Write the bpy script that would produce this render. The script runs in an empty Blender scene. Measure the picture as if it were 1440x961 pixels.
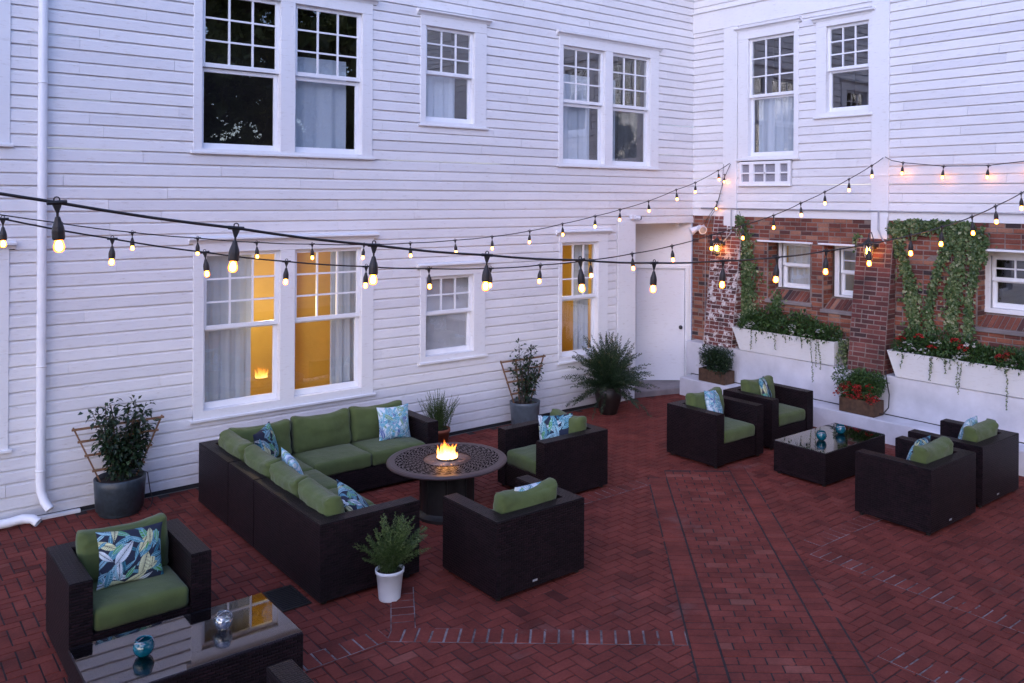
import bpy, bmesh, math, random
import numpy as np
from mathutils import Vector, Matrix, noise
random.seed(7)
rad = math.radians
S = bpy.context.scene
C = S.collection

# ------------------------------------------------------------------ camera
F, CX, CYV, HD, RO, EYE = 1217.55, 800.0, 278.34, 0.702935, 0.005987, 3.28
cam = bpy.data.cameras.new('camera'); co = bpy.data.objects.new('camera', cam); C.objects.link(co)
cam.sensor_width = 36; cam.lens = F*36/1440
cam.shift_x = (720-CX)/1440; cam.shift_y = -(480.5-CYV)/1440
cam.clip_start = .05; cam.clip_end = 400
co.matrix_world = Matrix.Translation((0, 0, EYE)) @ Matrix.Rotation(-HD, 4, 'Z') @ Matrix.Rotation(math.pi/2, 4, 'X') @ Matrix.Rotation(RO, 4, 'Z')
S.camera = co

# ------------------------------------------------------------------ dusk light
w = bpy.data.worlds.new('World'); S.world = w; w.use_nodes = True
nt = w.node_tree; nt.nodes.clear()
sky = nt.nodes.new('ShaderNodeTexSky'); sky.sky_type = 'NISHITA'; sky.sun_disc = False
SUN_EL, SUN_ROT = rad(26), rad(235)
sky.sun_elevation = SUN_EL; sky.sun_rotation = SUN_ROT; sky.ozone_density = 2.0; sky.dust_density = .6; sky.air_density = 1.0
bg = nt.nodes.new('ShaderNodeBackground'); bg.inputs[1].default_value = .15
wo = nt.nodes.new('ShaderNodeOutputWorld')
gr = nt.nodes.new('ShaderNodeMix'); gr.data_type = 'RGBA'; gr.blend_type = 'MULTIPLY'; gr.inputs[0].default_value = 1
gr.inputs[7].default_value = (.93, .90, 1.09, 1)
nt.links.new(sky.outputs[0], gr.inputs[6]); nt.links.new(gr.outputs[2], bg.inputs[0]); nt.links.new(bg.outputs[0], wo.inputs[0])
sl = bpy.data.lights.new('sun', 'SUN'); sl.energy = .12; sl.angle = rad(60); sl.color = (1, .80, .80)
so = bpy.data.objects.new('sun', sl); C.objects.link(so)
sd = Vector((math.sin(SUN_ROT)*math.cos(SUN_EL), math.cos(SUN_ROT)*math.cos(SUN_EL), math.sin(SUN_EL)))
so.rotation_euler = sd.to_track_quat('Z', 'Y').to_euler()
S.view_settings.view_transform = 'Standard'; S.view_settings.look = 'None'
S.view_settings.exposure = 1.58; S.view_settings.gamma = 1.0
S.render.engine = 'CYCLES'
S.cycles.max_bounces = 6; S.cycles.transparent_max_bounces = 16
S.cycles.sample_clamp_indirect = 4; S.cycles.use_denoising = True

# ------------------------------------------------------------------ survey: pixel of the photo (1440x961) -> point on a real plane
def ray(u, v):
    a, b = u-CX, v-CYV
    x = a*math.cos(RO)+b*math.sin(RO); y = -a*math.sin(RO)+b*math.cos(RO)
    x /= F; y /= F
    return Vector((x*math.cos(HD)+math.sin(HD), -x*math.sin(HD)+math.cos(HD), -y))
def G(u, v, z=0):
    r = ray(u, v); return Vector((0, 0, EYE))+r*((z-EYE)/r.z)
def PY(u, v, Y):
    r = ray(u, v); return Vector((0, 0, EYE))+r*(Y/r.y)
def PX(u, v, X):
    r = ray(u, v); return Vector((0, 0, EYE))+r*(X/r.x)
YW, XW = 10.13, 11.42        # planes of the left and the right facade

# ------------------------------------------------------------------ materials
def nodes(name):
    m = bpy.data.materials.new(name); m.use_nodes = True
    n = m.node_tree; b = n.nodes['Principled BSDF']; return m, n, b
def N(n, t, **k):
    x = n.nodes.new(t)
    for a, v in k.items():
        if a.startswith('i_'):
            key = a[2:]; key = int(key) if key.isdigit() else key.replace('_', ' ')
            x.inputs[key].default_value = v
        else: setattr(x, a, v)
    return x
def ramp(n, fac, stops):
    r = n.nodes.new('ShaderNodeValToRGB'); e = r.color_ramp.elements
    e[0].position, e[0].color = stops[0][0], (*stops[0][1], 1)
    e[1].position, e[1].color = stops[-1][0], (*stops[-1][1], 1)
    for p, c in stops[1:-1]:
        q = e.new(p); q.color = (*c, 1)
    n.links.new(fac, r.inputs[0]); return r.outputs[0]
def coord(n, kind='Object'):
    return n.nodes.new('ShaderNodeTexCoord').outputs[kind]
def noise_n(n, vec, scale, detail=4, rough=.55, stretch=None):
    if stretch:
        mp = n.nodes.new('ShaderNodeMapping'); mp.inputs['Scale'].default_value = stretch
        n.links.new(vec, mp.inputs[0]); vec = mp.outputs[0]
    t = N(n, 'ShaderNodeTexNoise', i_Scale=scale, i_Detail=detail, i_Roughness=rough)
    n.links.new(vec, t.inputs['Vector']); return t.outputs['Fac']
def bump(n, b, h, strength=.3, dist=.005):
    u = N(n, 'ShaderNodeBump', i_Strength=strength, i_Distance=dist)
    n.links.new(h, u.inputs['Height']); n.links.new(u.outputs[0], b.inputs['Normal']); return u
def mixc(n, fac, a, b, mode='MIX'):
    m = n.nodes.new('ShaderNodeMix'); m.data_type = 'RGBA'; m.blend_type = mode
    for s, v in ((0, fac), (6, a), (7, b)):
        if hasattr(v, 'is_linked'): n.links.new(v, m.inputs[s])
        elif s == 0: m.inputs[0].default_value = v
        else: m.inputs[s].default_value = (*v, 1)
    return m.outputs[2]
def attr(n, name='tint'):
    a = n.nodes.new('ShaderNodeAttribute'); a.attribute_name = name; return a
def simple(name, c, rough=.6, var=.15, scale=6, metal=0, bmp=0, bscale=60, spec=.5, sheen=0):
    m, n, b = nodes(name)
    f = noise_n(n, coord(n), scale)
    b.inputs['Roughness'].default_value = rough; b.inputs['Metallic'].default_value = metal
    b.inputs['Specular IOR Level'].default_value = spec
    lo = tuple(x*(1-var) for x in c); hi = tuple(min(1, x*(1+var)) for x in c)
    n.links.new(ramp(n, f, [(.3, lo), (.7, hi)]), b.inputs['Base Color'])
    if sheen: b.inputs['Sheen Weight'].default_value = sheen
    if bmp: bump(n, b, noise_n(n, coord(n), bscale, 3), bmp, .004)
    return m
M = {}
def paint(name, c, tint=True, crack=.35):
    m, n, b = nodes(name); oc = coord(n)
    f = noise_n(n, oc, 1.3, 5)
    g = noise_n(n, oc, 9, 6, .7, (1, 1, 5))
    col = ramp(n, f, [(.25, tuple(x*.93 for x in c)), (.75, c)])
    dirt = ramp(n, g, [(.56, (1, 1, 1)), (.66, (.90, .885, .87)), (.76, (.66, .62, .58)), (.84, (.45, .41, .38))])
    col = mixc(n, 1.0, col, dirt, 'MULTIPLY')
    if tint:
        sz = N(n, 'ShaderNodeSeparateXYZ'); n.links.new(oc, sz.inputs[0])
        zr = N(n, 'ShaderNodeMapRange'); n.links.new(sz.outputs[2], zr.inputs[0]); zr.inputs[1].default_value = .0; zr.inputs[2].default_value = .55; zr.inputs[3].default_value = .55; zr.inputs[4].default_value = .0
        sn = noise_n(n, oc, 5.5, 7, .75); ml = N(n, 'ShaderNodeMath', operation='MULTIPLY'); n.links.new(zr.outputs[0], ml.inputs[0]); n.links.new(sn, ml.inputs[1])
        col = mixc(n, ml.outputs[0], col, (.20, .17, .14))
        a = attr(n); t = ramp(n, a.outputs['Fac'], [(0, (.86, .86, .88)), (.5, (.95, .95, .96)), (1, (1, 1, 1))])
        col = mixc(n, 1.0, col, t, 'MULTIPLY')
    n.links.new(col, b.inputs['Base Color']); b.inputs['Roughness'].default_value = .55
    h = noise_n(n, oc, 28, 8, .75, (1, 1, 2.2))
    bump(n, b, h, crack, .006)
    return m
M['siding'] = paint('white_clapboard_paint', (.81, .80, .81), True, .7)
M['trim'] = paint('white_trim_paint', (.80, .80, .82), False, .15)
M['doorpaint'] = paint('door_paint', (.74, .74, .79), False, .1)
M['sash'] = simple('sash_paint', (.82, .83, .86), .4, .03)
M['wallpaint'] = simple('painted_masonry', (.60, .59, .63), .75, .16, 2.2, bmp=.8, bscale=22)
M['gap'] = simple('dark_gap', (.02, .018, .02), .9)
def wicker():
    m, n, b = nodes('dark_wicker'); uv = coord(n, 'UV')
    t = N(n, 'ShaderNodeTexBrick', i_Scale=1.0, i_Mortar_Size=.0048, i_Brick_Width=.050, i_Row_Height=.021, i_Mortar_Smooth=1.0)
    t.inputs['Color1'].default_value = (.021, .0105, .0135, 1); t.inputs['Color2'].default_value = (.007, .0038, .0052, 1)
    t.inputs['Mortar'].default_value = (.0015, .001, .0012, 1)
    n.links.new(uv, t.inputs['Vector'])
    f = noise_n(n, coord(n), 5)
    n.links.new(mixc(n, 1, t.outputs['Color'], ramp(n, f, [(.3, (.75, .75, .75)), (.7, (1.25, 1.2, 1.2))]), 'MULTIPLY'), b.inputs['Base Color'])
    iv = N(n, 'ShaderNodeMath', operation='SUBTRACT'); iv.inputs[0].default_value = 1; n.links.new(t.outputs['Fac'], iv.inputs[1])
    bump(n, b, iv.outputs[0], 1.0, .006); b.inputs['Roughness'].default_value = .45
    b.inputs['Specular IOR Level'].default_value = .2
    return m
M['wicker'] = wicker()
def cloth(name, c):
    m, n, b = nodes(name); oc = coord(n)
    f = noise_n(n, oc, 7, 4)
    col = ramp(n, f, [(.3, tuple(x*.86 for x in c)), (.7, tuple(x*1.1 for x in c))])
    n.links.new(col, b.inputs['Base Color']); b.inputs['Roughness'].default_value = .9
    b.inputs['Sheen Weight'].default_value = .15
    wv = noise_n(n, oc, 420, 2); big = noise_n(n, oc, 9, 3)
    ad = N(n, 'ShaderNodeMath', operation='MULTIPLY_ADD'); n.links.new(big, ad.inputs[0]); ad.inputs[1].default_value = 6; n.links.new(wv, ad.inputs[2])
    bump(n, b, ad.outputs[0], .35, .004)
    return m
M['green'] = cloth('olive_green_canvas', (.070, .098, .025))
def vcol(name, rough=.85):
    m, n, b = nodes(name); a = attr(n, 'paint')
    n.links.new(a.outputs['Color'], b.inputs['Base Color']); b.inputs['Roughness'].default_value = rough
    bump(n, b, noise_n(n, coord(n), 300, 2), .15, .002); return m
M['print'] = vcol('printed_cotton')
def brickm(name, stops, rough=.85, bm=.6, blotch=(.8, 1.1), wear=None):
    m, n, b = nodes(name); oc = coord(n)
    col = ramp(n, attr(n).outputs['Fac'], stops)
    f = noise_n(n, oc, 3.0, 5); g = noise_n(n, oc, 45, 5, .7)
    col = mixc(n, 1, col, ramp(n, f, [(.3, (blotch[0],)*3), (.7, (blotch[1],)*3)]), 'MULTIPLY')
    col = mixc(n, 1, col, ramp(n, g, [(.3, (.8, .8, .8)), (.7, (1.15, 1.15, 1.15))]), 'MULTIPLY')
    if wear:
        wn = noise_n(n, oc, wear[1], 7, .7)
        k = N(n, 'ShaderNodeMapRange'); n.links.new(wn, k.inputs[0]); k.inputs[1].default_value = wear[2]; k.inputs[2].default_value = wear[2]+(.05 if wear[1] > 5 else .2)
        fac = k.outputs[0]
        if len(wear) > 3:
            sp = N(n, 'ShaderNodeSeparateXYZ'); n.links.new(oc, sp.inputs[0])
            zz = N(n, 'ShaderNodeMapRange'); n.links.new(sp.outputs[2], zz.inputs[0])
            zz.inputs[1].default_value = wear[3]; zz.inputs[2].default_value = wear[3]+.5; zz.inputs[3].default_value = 1; zz.inputs[4].default_value = 0
            mu = N(n, 'ShaderNodeMath', operation='MULTIPLY'); n.links.new(fac, mu.inputs[0]); n.links.new(zz.outputs[0], mu.inputs[1]); fac = mu.outputs[0]
        col = mixc(n, fac, col, wear[0])
    n.links.new(col, b.inputs['Base Color']); b.inputs['Roughness'].default_value = rough
    bump(n, b, noise_n(n, oc, 70, 6, .7), bm, .006); return m
M['paver'] = brickm('red_paver', [(0, (.10, .023, .017)), (.4, (.175, .036, .025)), (.8, (.205, .047, .034)), (1, (.25, .085, .062))], .8, .7, (.62, 1.15), ((.17, .095, .085), 1.1, .60))
M['paver'].node_tree.nodes['Principled BSDF'].inputs['Specular IOR Level'].default_value = .22
M['joint'] = simple('paver_joint', (.028, .017, .016), .95, .5, 12)
def wj():
    m, n, b = nodes('lime_joint'); f = noise_n(n, coord(n), 5, 5, .7)
    n.links.new(ramp(n, f, [(.36, (.04, .022, .02)), (.62, (.26, .215, .21))]), b.inputs['Base Color']); b.inputs['Roughness'].default_value = .9; return m
M['limejoint'] = wj()
M['brick'] = brickm('old_red_brick', [(0, (.045, .03, .032)), (.15, (.13, .040, .030)), (.45, (.20, .058, .036)), (.75, (.27, .088, .050)), (1, (.35, .17, .11))], .9, .9, (.7, 1.15))
M['brickdeep'] = brickm('deep_red_brick', [(0, (.05, .022, .022)), (.5, (.125, .034, .030)), (1, (.18, .06, .05))], .9, .9, (.75, 1.15), ((.38, .33, .33), 26, .70))
M['brickwhite'] = brickm('whitewashed_brick', [(0, (.06, .025, .025)), (.5, (.15, .04, .035)), (1, (.22, .075, .06))], .9, .9, (.75, 1.15), ((.62, .58, .58), 9, .53, 2.1))
M['mortar'] = brickm('old_mortar', [(0, (.23, .18, .16)), (1, (.23, .18, .16))], .95, 1.0, (.6, 1.2))
M['mortarwhite'] = simple('white_mortar', (.42, .38, .37), .95, .4, 9)
M['concrete'] = simple('weathered_concrete', (.20, .17, .17), .9, .3, 3, bmp=.4)
M['metal'] = simple('black_metal', (.012, .011, .011), .45, .3, 20)
M['cable'] = simple('black_rubber', (.016, .012, .012), .5, .2, 20)
M['steel'] = simple('galvanised_steel', (.38, .38, .40), .45, .15, 8, metal=.4)
M['wood'] = simple('weathered_timber', (.085, .045, .025), .85, .4, 14, bmp=.5)
M['cedar'] = simple('cedar_lath', (.20, .105, .055), .8, .25, 14)
M['soil'] = simple('potting_soil', (.022, .014, .010), .95, .5, 40, bmp=.8)
M['glaze'] = simple('blue_grey_glaze', (.028, .040, .050), .4, .35, 25, bmp=.25, bscale=90)
M['glaze2'] = simple('slate_glaze', (.085, .105, .12), .35, .2, 15, bmp=.15)
M['browngl'] = simple('brown_glaze', (.014, .007, .006), .5, .4, 8)
M['plastic'] = simple('white_plastic', (.72, .72, .76), .35, .05)
M['terracotta'] = simple('terracotta', (.30, .09, .045), .8, .2)
M['bark'] = simple('bark', (.06, .045, .035), .9, .4, 20, bmp=.8)
def leafm(name, stops, rough=.45, trans=.25):
    m, n, b = nodes(name)
    col = ramp(n, attr(n).outputs['Fac'], stops)
    n.links.new(col, b.inputs['Base Color']); b.inputs['Roughness'].default_value = rough
    tr = N(n, 'ShaderNodeBsdfTranslucent'); n.links.new(col, tr.inputs[0])
    mx = N(n, 'ShaderNodeMixShader'); mx.inputs[0].default_value = trans
    n.links.new(b.outputs[0], mx.inputs[1]); n.links.new(tr.outputs[0], mx.inputs[2])
    n.links.new(mx.outputs[0], n.nodes['Material Output'].inputs[0]); return m
M['leafdark'] = leafm('glossy_dark_leaf', [(0, (.010, .022, .012)), (.7, (.022, .050, .020)), (1, (.06, .10, .035))], .38)
M['leafmid'] = leafm('mid_green_leaf', [(0, (.020, .052, .012)), (.7, (.052, .115, .03)), (1, (.12, .20, .055))])
M['fern'] = leafm('fern_green', [(0, (.010, .024, .012)), (.6, (.024, .050, .022)), (.93, (.06, .10, .038)), (1, (.16, .13, .06))])
M['herb'] = leafm('herb_green', [(0, (.026, .048, .014)), (.6, (.065, .11, .03)), (1, (.15, .19, .07))])
M['ivy'] = leafm('variegated_ivy', [(0, (.028, .062, .018)), (.4, (.068, .125, .036)), (.7, (.14, .20, .075)), (1, (.38, .40, .23))])
M['petalred'] = leafm('red_petal', [(0, (.22, .010, .010)), (1, (.55, .035, .03))], .6)
M['petalwhite'] = leafm('white_petal', [(0, (.45, .45, .42)), (1, (.75, .75, .72))], .6)
M['treeleaf'] = leafm('tree_leaf', [(0, (.05, .065, .018)), (.6, (.15, .17, .04)), (1, (.30, .26, .07))])
def emis(name, c, s, edge=None):
    m, n, b = nodes(name); e = N(n, 'ShaderNodeEmission'); e.inputs[1].default_value = s
    if edge:
        lw = N(n, 'ShaderNodeLayerWeight', i_Blend=.5)
        n.links.new(ramp(n, lw.outputs['Facing'], [(0, c), (.12, c), (.34, (.45, .10, .006)), (.7, edge), (1, edge)]), e.inputs[0])
    else: e.inputs[0].default_value = (*c, 1)
    n.links.new(e.outputs[0], n.nodes['Material Output'].inputs[0]); return m
M['bulb'] = emis('glowing_bulb', (1, .36, .05), 24, (.13, .014, .0004))
M['lampflame'] = emis('lantern_bulb', (1, .34, .03), 45)
def flamem():
    m, n, b = nodes('flame'); a = attr(n)
    e = N(n, 'ShaderNodeEmission')
    n.links.new(ramp(n, a.outputs['Fac'], [(0, (1, .55, .18)), (.4, (1, .40, .07)), (.75, (1, .24, .025)), (1, (.8, .12, .006))]), e.inputs[0])
    st = N(n, 'ShaderNodeMapRange'); n.links.new(a.outputs['Fac'], st.inputs[0]); st.inputs[3].default_value = 6; st.inputs[4].default_value = 1.0
    n.links.new(st.outputs[0], e.inputs[1])
    t = N(n, 'ShaderNodeBsdfTransparent'); mx = N(n, 'ShaderNodeMixShader')
    k = N(n, 'ShaderNodeMapRange'); n.links.new(a.outputs['Fac'], k.inputs[0]); k.inputs[3].default_value = .6; k.inputs[4].default_value = .12
    n.links.new(k.outputs[0], mx.inputs[0]); n.links.new(t.outputs[0], mx.inputs[1]); n.links.new(e.outputs[0], mx.inputs[2])
    n.links.new(mx.outputs[0], n.nodes['Material Output'].inputs[0]); return m
M['flame'] = flamem()
def glassm(name, tint=(.9, .93, .95), ior=1.75, rough=.0, wob=.012):
    m, n, b = nodes(name)
    g = N(n, 'ShaderNodeBsdfGlossy', i_Roughness=rough); g.inputs[0].default_value = (1, 1, 1, 1)
    t = N(n, 'ShaderNodeBsdfTransparent'); t.inputs[0].default_value = (*tint, 1)
    lw = N(n, 'ShaderNodeLayerWeight', i_Blend=.5); pw = N(n, 'ShaderNodeMath', operation='POWER'); pw.inputs[1].default_value = 4
    r0 = ((ior-1)/(ior+1))**2; fr = N(n, 'ShaderNodeMath', operation='MULTIPLY_ADD'); fr.inputs[1].default_value = 1-r0; fr.inputs[2].default_value = r0
    n.links.new(lw.outputs['Facing'], pw.inputs[0]); n.links.new(pw.outputs[0], fr.inputs[0])
    mx = N(n, 'ShaderNodeMixShader')
    n.links.new(fr.outputs[0], mx.inputs[0]); n.links.new(t.outputs[0], mx.inputs[1]); n.links.new(g.outputs[0], mx.inputs[2])
    if wob:
        u = N(n, 'ShaderNodeBump', i_Strength=wob*10, i_Distance=.004); n.links.new(noise_n(n, coord(n), 2.2, 2), u.inputs['Height'])
        n.links.new(u.outputs[0], g.inputs['Normal'])
    n.links.new(mx.outputs[0], n.nodes['Material Output'].inputs[0]); return m
M['pane'] = glassm('window_glass', (.86, .90, .92), 2.3)
M['tableglass'] = glassm('tinted_glass_top', (.55, .55, .60), 1.7, .0, 0)
M['tealglass'] = simple('teal_glass', (.0, .085, .12), .08, .3, 18, bmp=.4, bscale=55, spec=.9)
M['clearglass'] = simple('ribbed_clear_glass', (.28, .27, .33), .08, .5, 30, bmp=.6, bscale=60, spec=1)
M['clearball'] = glassm('clear_ribbed_glass', (.72, .74, .78), 2.6, .06, .3)
M['roomdark'] = simple('unlit_room', (.055, .040, .034), .9, .2)
M['roomlit'] = simple('ochre_room_wall', (.66, .46, .11), .8, .12, 1.5)
M['curtain'] = leafm('linen_curtain', [(0, (.50, .54, .60)), (1, (.72, .76, .82))], .9, .08)
M['blind'] = simple('roller_blind', (.62, .58, .58), .85, .06)
M['lace'] = simple('duct_mesh', (.26, .26, .30), .8, .3, 80)
def filigree():
    m, n, b = nodes('cast_filigree'); oc = coord(n)
    def mth(op, x, y=None, z=None):
        q = N(n, 'ShaderNodeMath', operation=op)
        for i_, v_ in enumerate((x, y, z)):
            if v_ is None: continue
            if hasattr(v_, 'is_linked'): n.links.new(v_, q.inputs[i_])
            else: q.inputs[i_].default_value = v_
        return q.outputs[0]
    sx = N(n, 'ShaderNodeSeparateXYZ'); n.links.new(oc, sx.inputs[0])
    th = mth('ARCTAN2', sx.outputs[1], sx.outputs[0])
    sp = N(n, 'ShaderNodeVectorMath', operation='LENGTH'); mm = N(n, 'ShaderNodeVectorMath', operation='MULTIPLY'); mm.inputs[1].default_value = (1, 1, 0)
    n.links.new(oc, mm.inputs[0]); n.links.new(mm.outputs[0], sp.inputs[0]); rd = sp.outputs['Value']
    # scrollwork: interlaced spirals in polar coordinates
    s1 = mth('SINE', mth('ADD', mth('MULTIPLY', th, 15.0), mth('MULTIPLY', mth('SINE', mth('MULTIPLY', rd, 55.0)), 2.2)))
    s2 = mth('SINE', mth('ADD', mth('MULTIPLY', rd, 78.0), mth('MULTIPLY', mth('SINE', mth('MULTIPLY', th, 30.0)), 1.3)))
    prod = mth('MULTIPLY', s1, s2); ad = N(n, 'ShaderNodeMath', operation='ABSOLUTE'); n.links.new(prod, ad.inputs[0])
    r1 = N(n, 'ShaderNodeMapRange'); n.links.new(sp.outputs['Value'], r1.inputs[0]); r1.inputs[1].default_value = .53; r1.inputs[2].default_value = .54; r1.inputs[3].default_value = 1; r1.inputs[4].default_value = 0
    hole = N(n, 'ShaderNodeMapRange'); n.links.new(ad.outputs[0], hole.inputs[0]); hole.inputs[1].default_value = .34; hole.inputs[2].default_value = .42
    h2 = N(n, 'ShaderNodeMath', operation='MULTIPLY'); n.links.new(hole.outputs[0], h2.inputs[0]); n.links.new(r1.outputs[0], h2.inputs[1])
    n.links.new(mixc(n, h2.outputs[0], (.060, .038, .036), (.001, .001, .001)), b.inputs['Base Color'])
    b.inputs['Roughness'].default_value = .42
    iv = N(n, 'ShaderNodeMath', operation='SUBTRACT'); iv.inputs[0].default_value = 1; n.links.new(h2.outputs[0], iv.inputs[1])
    n.links.new(mth('MULTIPLY', iv.outputs[0], .45), b.inputs['Specular IOR Level'])
    bump(n, b, iv.outputs[0], .8, .006); return m
M['filigree'] = filigree()
M['copper'] = simple('fire_bowl', (.42, .26, .20), .4, .35, 40, metal=.4, bmp=.4)

# ------------------------------------------------------------------ mesh builder
class MB:
    def __init__(s): s.v = []; s.f = []; s.t = []
    def add(s, vs, fs, t=0.5, ts=None):
        o = len(s.v); s.v += [tuple(p) for p in vs]
        for i, f in enumerate(fs): s.f.append(tuple(o+k for k in f)); s.t.append(ts[i] if ts else t)
    def box(s, x0, x1, y0, y1, z0, z1, t=.5, T=None, ch=0):
        if x0 > x1: x0, x1 = x1, x0
        if y0 > y1: y0, y1 = y1, y0
        if z0 > z1: z0, z1 = z1, z0
        if ch:
            ch = min(ch, (x1-x0)*.45, (y1-y0)*.45, (z1-z0)*.45)
            vs = []; idx = {}
            for ix in (0, 1):
                for iy in (0, 1):
                    for iz in (0, 1):
                        X, Y, Z = (x0, x1)[ix], (y0, y1)[iy], (z0, z1)[iz]; sx, sy, sz = (ch, -ch)[ix], (ch, -ch)[iy], (ch, -ch)[iz]
                        idx[ix, iy, iz] = len(vs); vs += [(X, Y+sy, Z+sz), (X+sx, Y, Z+sz), (X+sx, Y+sy, Z)]
            fs = []
            cyc = ((0, 0), (1, 0), (1, 1), (0, 1))
            for k in (0, 1):
                fs.append([idx[k, a, b] for a, b in cyc]); fs.append([idx[a, k, b]+1 for a, b in cyc]); fs.append([idx[a, b, k]+2 for a, b in cyc])
            for a in (0, 1):
                for b in (0, 1):
                    fs.append([idx[a, b, 0], idx[a, b, 0]+1, idx[a, b, 1]+1, idx[a, b, 1]])
                    fs.append([idx[a, 0, b], idx[a, 0, b]+2, idx[a, 1, b]+2, idx[a, 1, b]])
                    fs.append([idx[0, a, b]+1, idx[0, a, b]+2, idx[1, a, b]+2, idx[1, a, b]+1])
                    for c in (0, 1): fs.append([idx[a, b, c], idx[a, b, c]+1, idx[a, b, c]+2])
        else:
            vs = [(x, y, z) for x in (x0, x1) for y in (y0, y1) for z in (z0, z1)]
            fs = [(0, 1, 3, 2), (4, 6, 7, 5), (0, 4, 5, 1), (2, 3, 7, 6), (0, 2, 6, 4), (1, 5, 7, 3)]
        if T: vs = [T(*p) for p in vs]
        s.add(vs, fs, t)
    def prism(s, poly, z0, z1, ch=0, t=.5):
        n = len(poly)
        a2 = sum(poly[i][0]*poly[(i+1) % n][1]-poly[(i+1) % n][0]*poly[i][1] for i in range(n))
        if a2 < 0: poly = poly[::-1]
        def inset(d):
            out = []
            for i in range(n):
                p0, p1, p2 = Vector(poly[i-1][:2]), Vector(poly[i][:2]), Vector(poly[(i+1) % n][:2])
                e1, e2 = (p1-p0).normalized(), (p2-p1).normalized()
                n1, n2 = Vector((-e1.y, e1.x)), Vector((-e2.y, e2.x))
                q = (n1+n2); q = q/(1+n1.dot(n2)) if abs(1+n1.dot(n2)) > .05 else n1
                out.append(p1+q*d)
            return out
        rings = [(0, z0), (0, z1-ch), (ch, z1)] if ch else [(0, z0), (0, z1)]
        vs = []
        for d, z in rings: vs += [(p.x, p.y, z) for p in inset(d)]
        fs = [tuple(range(n))[::-1], tuple(range((len(rings)-1)*n, len(rings)*n))]
        for r in range(len(rings)-1):
            for i in range(n):
                j = (i+1) % n; fs.append((r*n+i, r*n+j, (r+1)*n+j, (r+1)*n+i))
        s.add(vs, fs, t)
    def tube(s, pts, r, seg=8, cap=True, t=.5):
        pts = [Vector(p) for p in pts]; n = len(pts)
        rs = r if isinstance(r, (list, tuple)) else [r]*n
        vs = []; up = None
        for i, p in enumerate(pts):
            d = (pts[min(i+1, n-1)]-pts[max(i-1, 0)])
            d = d.normalized() if d.length > 1e-9 else Vector((0, 0, 1))
            if up is None: up = d.orthogonal().normalized()
            up = (up-d*up.dot(d)); up = up.normalized() if up.length > 1e-6 else d.orthogonal().normalized()
            sd_ = d.cross(up)
            for k in range(seg):
                a = 2*math.pi*k/seg; vs.append(p+(up*math.cos(a)+sd_*math.sin(a))*rs[i])
        fs = []
        for i in range(n-1):
            for k in range(seg):
                j = (k+1) % seg; fs.append((i*seg+k, i*seg+j, (i+1)*seg+j, (i+1)*seg+k))
        if cap: fs += [tuple(range(seg))[::-1], tuple(range((n-1)*seg, n*seg))]
        s.add(vs, fs, t)
    def lathe(s, prof, c=(0, 0, 0), seg=32, t=.5):
        n = len(prof); vs = []
        for r, z in prof:
            for k in range(seg):
                a = 2*math.pi*k/seg; vs.append((c[0]+r*math.cos(a), c[1]+r*math.sin(a), c[2]+z))
        fs = []
        for i in range(n-1):
            for k in range(seg):
                j = (k+1) % seg; fs.append((i*seg+k, i*seg+j, (i+1)*seg+j, (i+1)*seg+k))
        if prof[0][0] > 1e-5: fs.append(tuple(range(seg))[::-1])
        if prof[-1][0] > 1e-5: fs.append(tuple(range((n-1)*seg, n*seg)))
        s.add(vs, fs, t)
    def leaf(s, p, d, up, L, W, t=.5, fold=.25):
        d = d.normalized(); sd_ = d.cross(up)
        if sd_.length < 1e-4: sd_ = d.orthogonal()
        sd_.normalize(); nn = sd_.cross(d)
        a = p; b = p+d*L*.45+sd_*W*.5+nn*W*fold; c = p+d*L-nn*L*.12; e = p+d*L*.45-sd_*W*.5+nn*W*fold; m = p+d*L*.5
        s.add([a, b, c, e, m], [(0, 1, 4), (1, 2, 4), (0, 4, 3), (4, 2, 3)], t)
    def build(s, name, mat, parent=None, world=True, smooth=False, recalc=True, uv=False):
        me = bpy.data.meshes.new(name)
        off = Vector((0, 0, 0))
        if parent is not None and world:
            q = parent
            while q is not None: off += q.location; q = q.parent
        me.from_pydata([(x-off.x, y-off.y, z-off.z) for x, y, z in s.v], [], s.f)
        a = me.attributes.new('tint', 'FLOAT', 'FACE'); a.data.foreach_set('value', [float(x) for x in s.t])
        if recalc:
            bm = bmesh.new(); bm.from_mesh(me); bmesh.ops.recalc_face_normals(bm, faces=bm.faces); bm.to_mesh(me); bm.free()
        if smooth: me.polygons.foreach_set('use_smooth', [True]*len(me.polygons))
        if uv:
            ul = me.uv_layers.new(name='UVMap')
            for p in me.polygons:
                nx, ny, nz = (abs(c) for c in p.normal)
                for li in p.loop_indices:
                    x, y, z = me.vertices[me.loops[li].vertex_index].co
                    ul.data[li].uv = (x, y) if nz >= nx and nz >= ny else ((y, z) if nx >= ny else (x, z))
        me.materials.append(M[mat] if isinstance(mat, str) else mat)
        o = bpy.data.objects.new(name, me); C.objects.link(o)
        if parent is not None: o.parent = parent
        return o
def empty(name, loc, label, cat, group=None, rz=0):
    o = bpy.data.objects.new(name, None); C.objects.link(o); o.location = loc; o.rotation_euler = (0, 0, rz); o.empty_display_size = .2
    return tag(o, label, cat, group)
def tag(o, label, cat, group=None):
    o['label'] = label; o['category'] = cat
    if group: o['group'] = group
    return o
def struct(o, kind='structure'): o['kind'] = kind; return o

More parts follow.
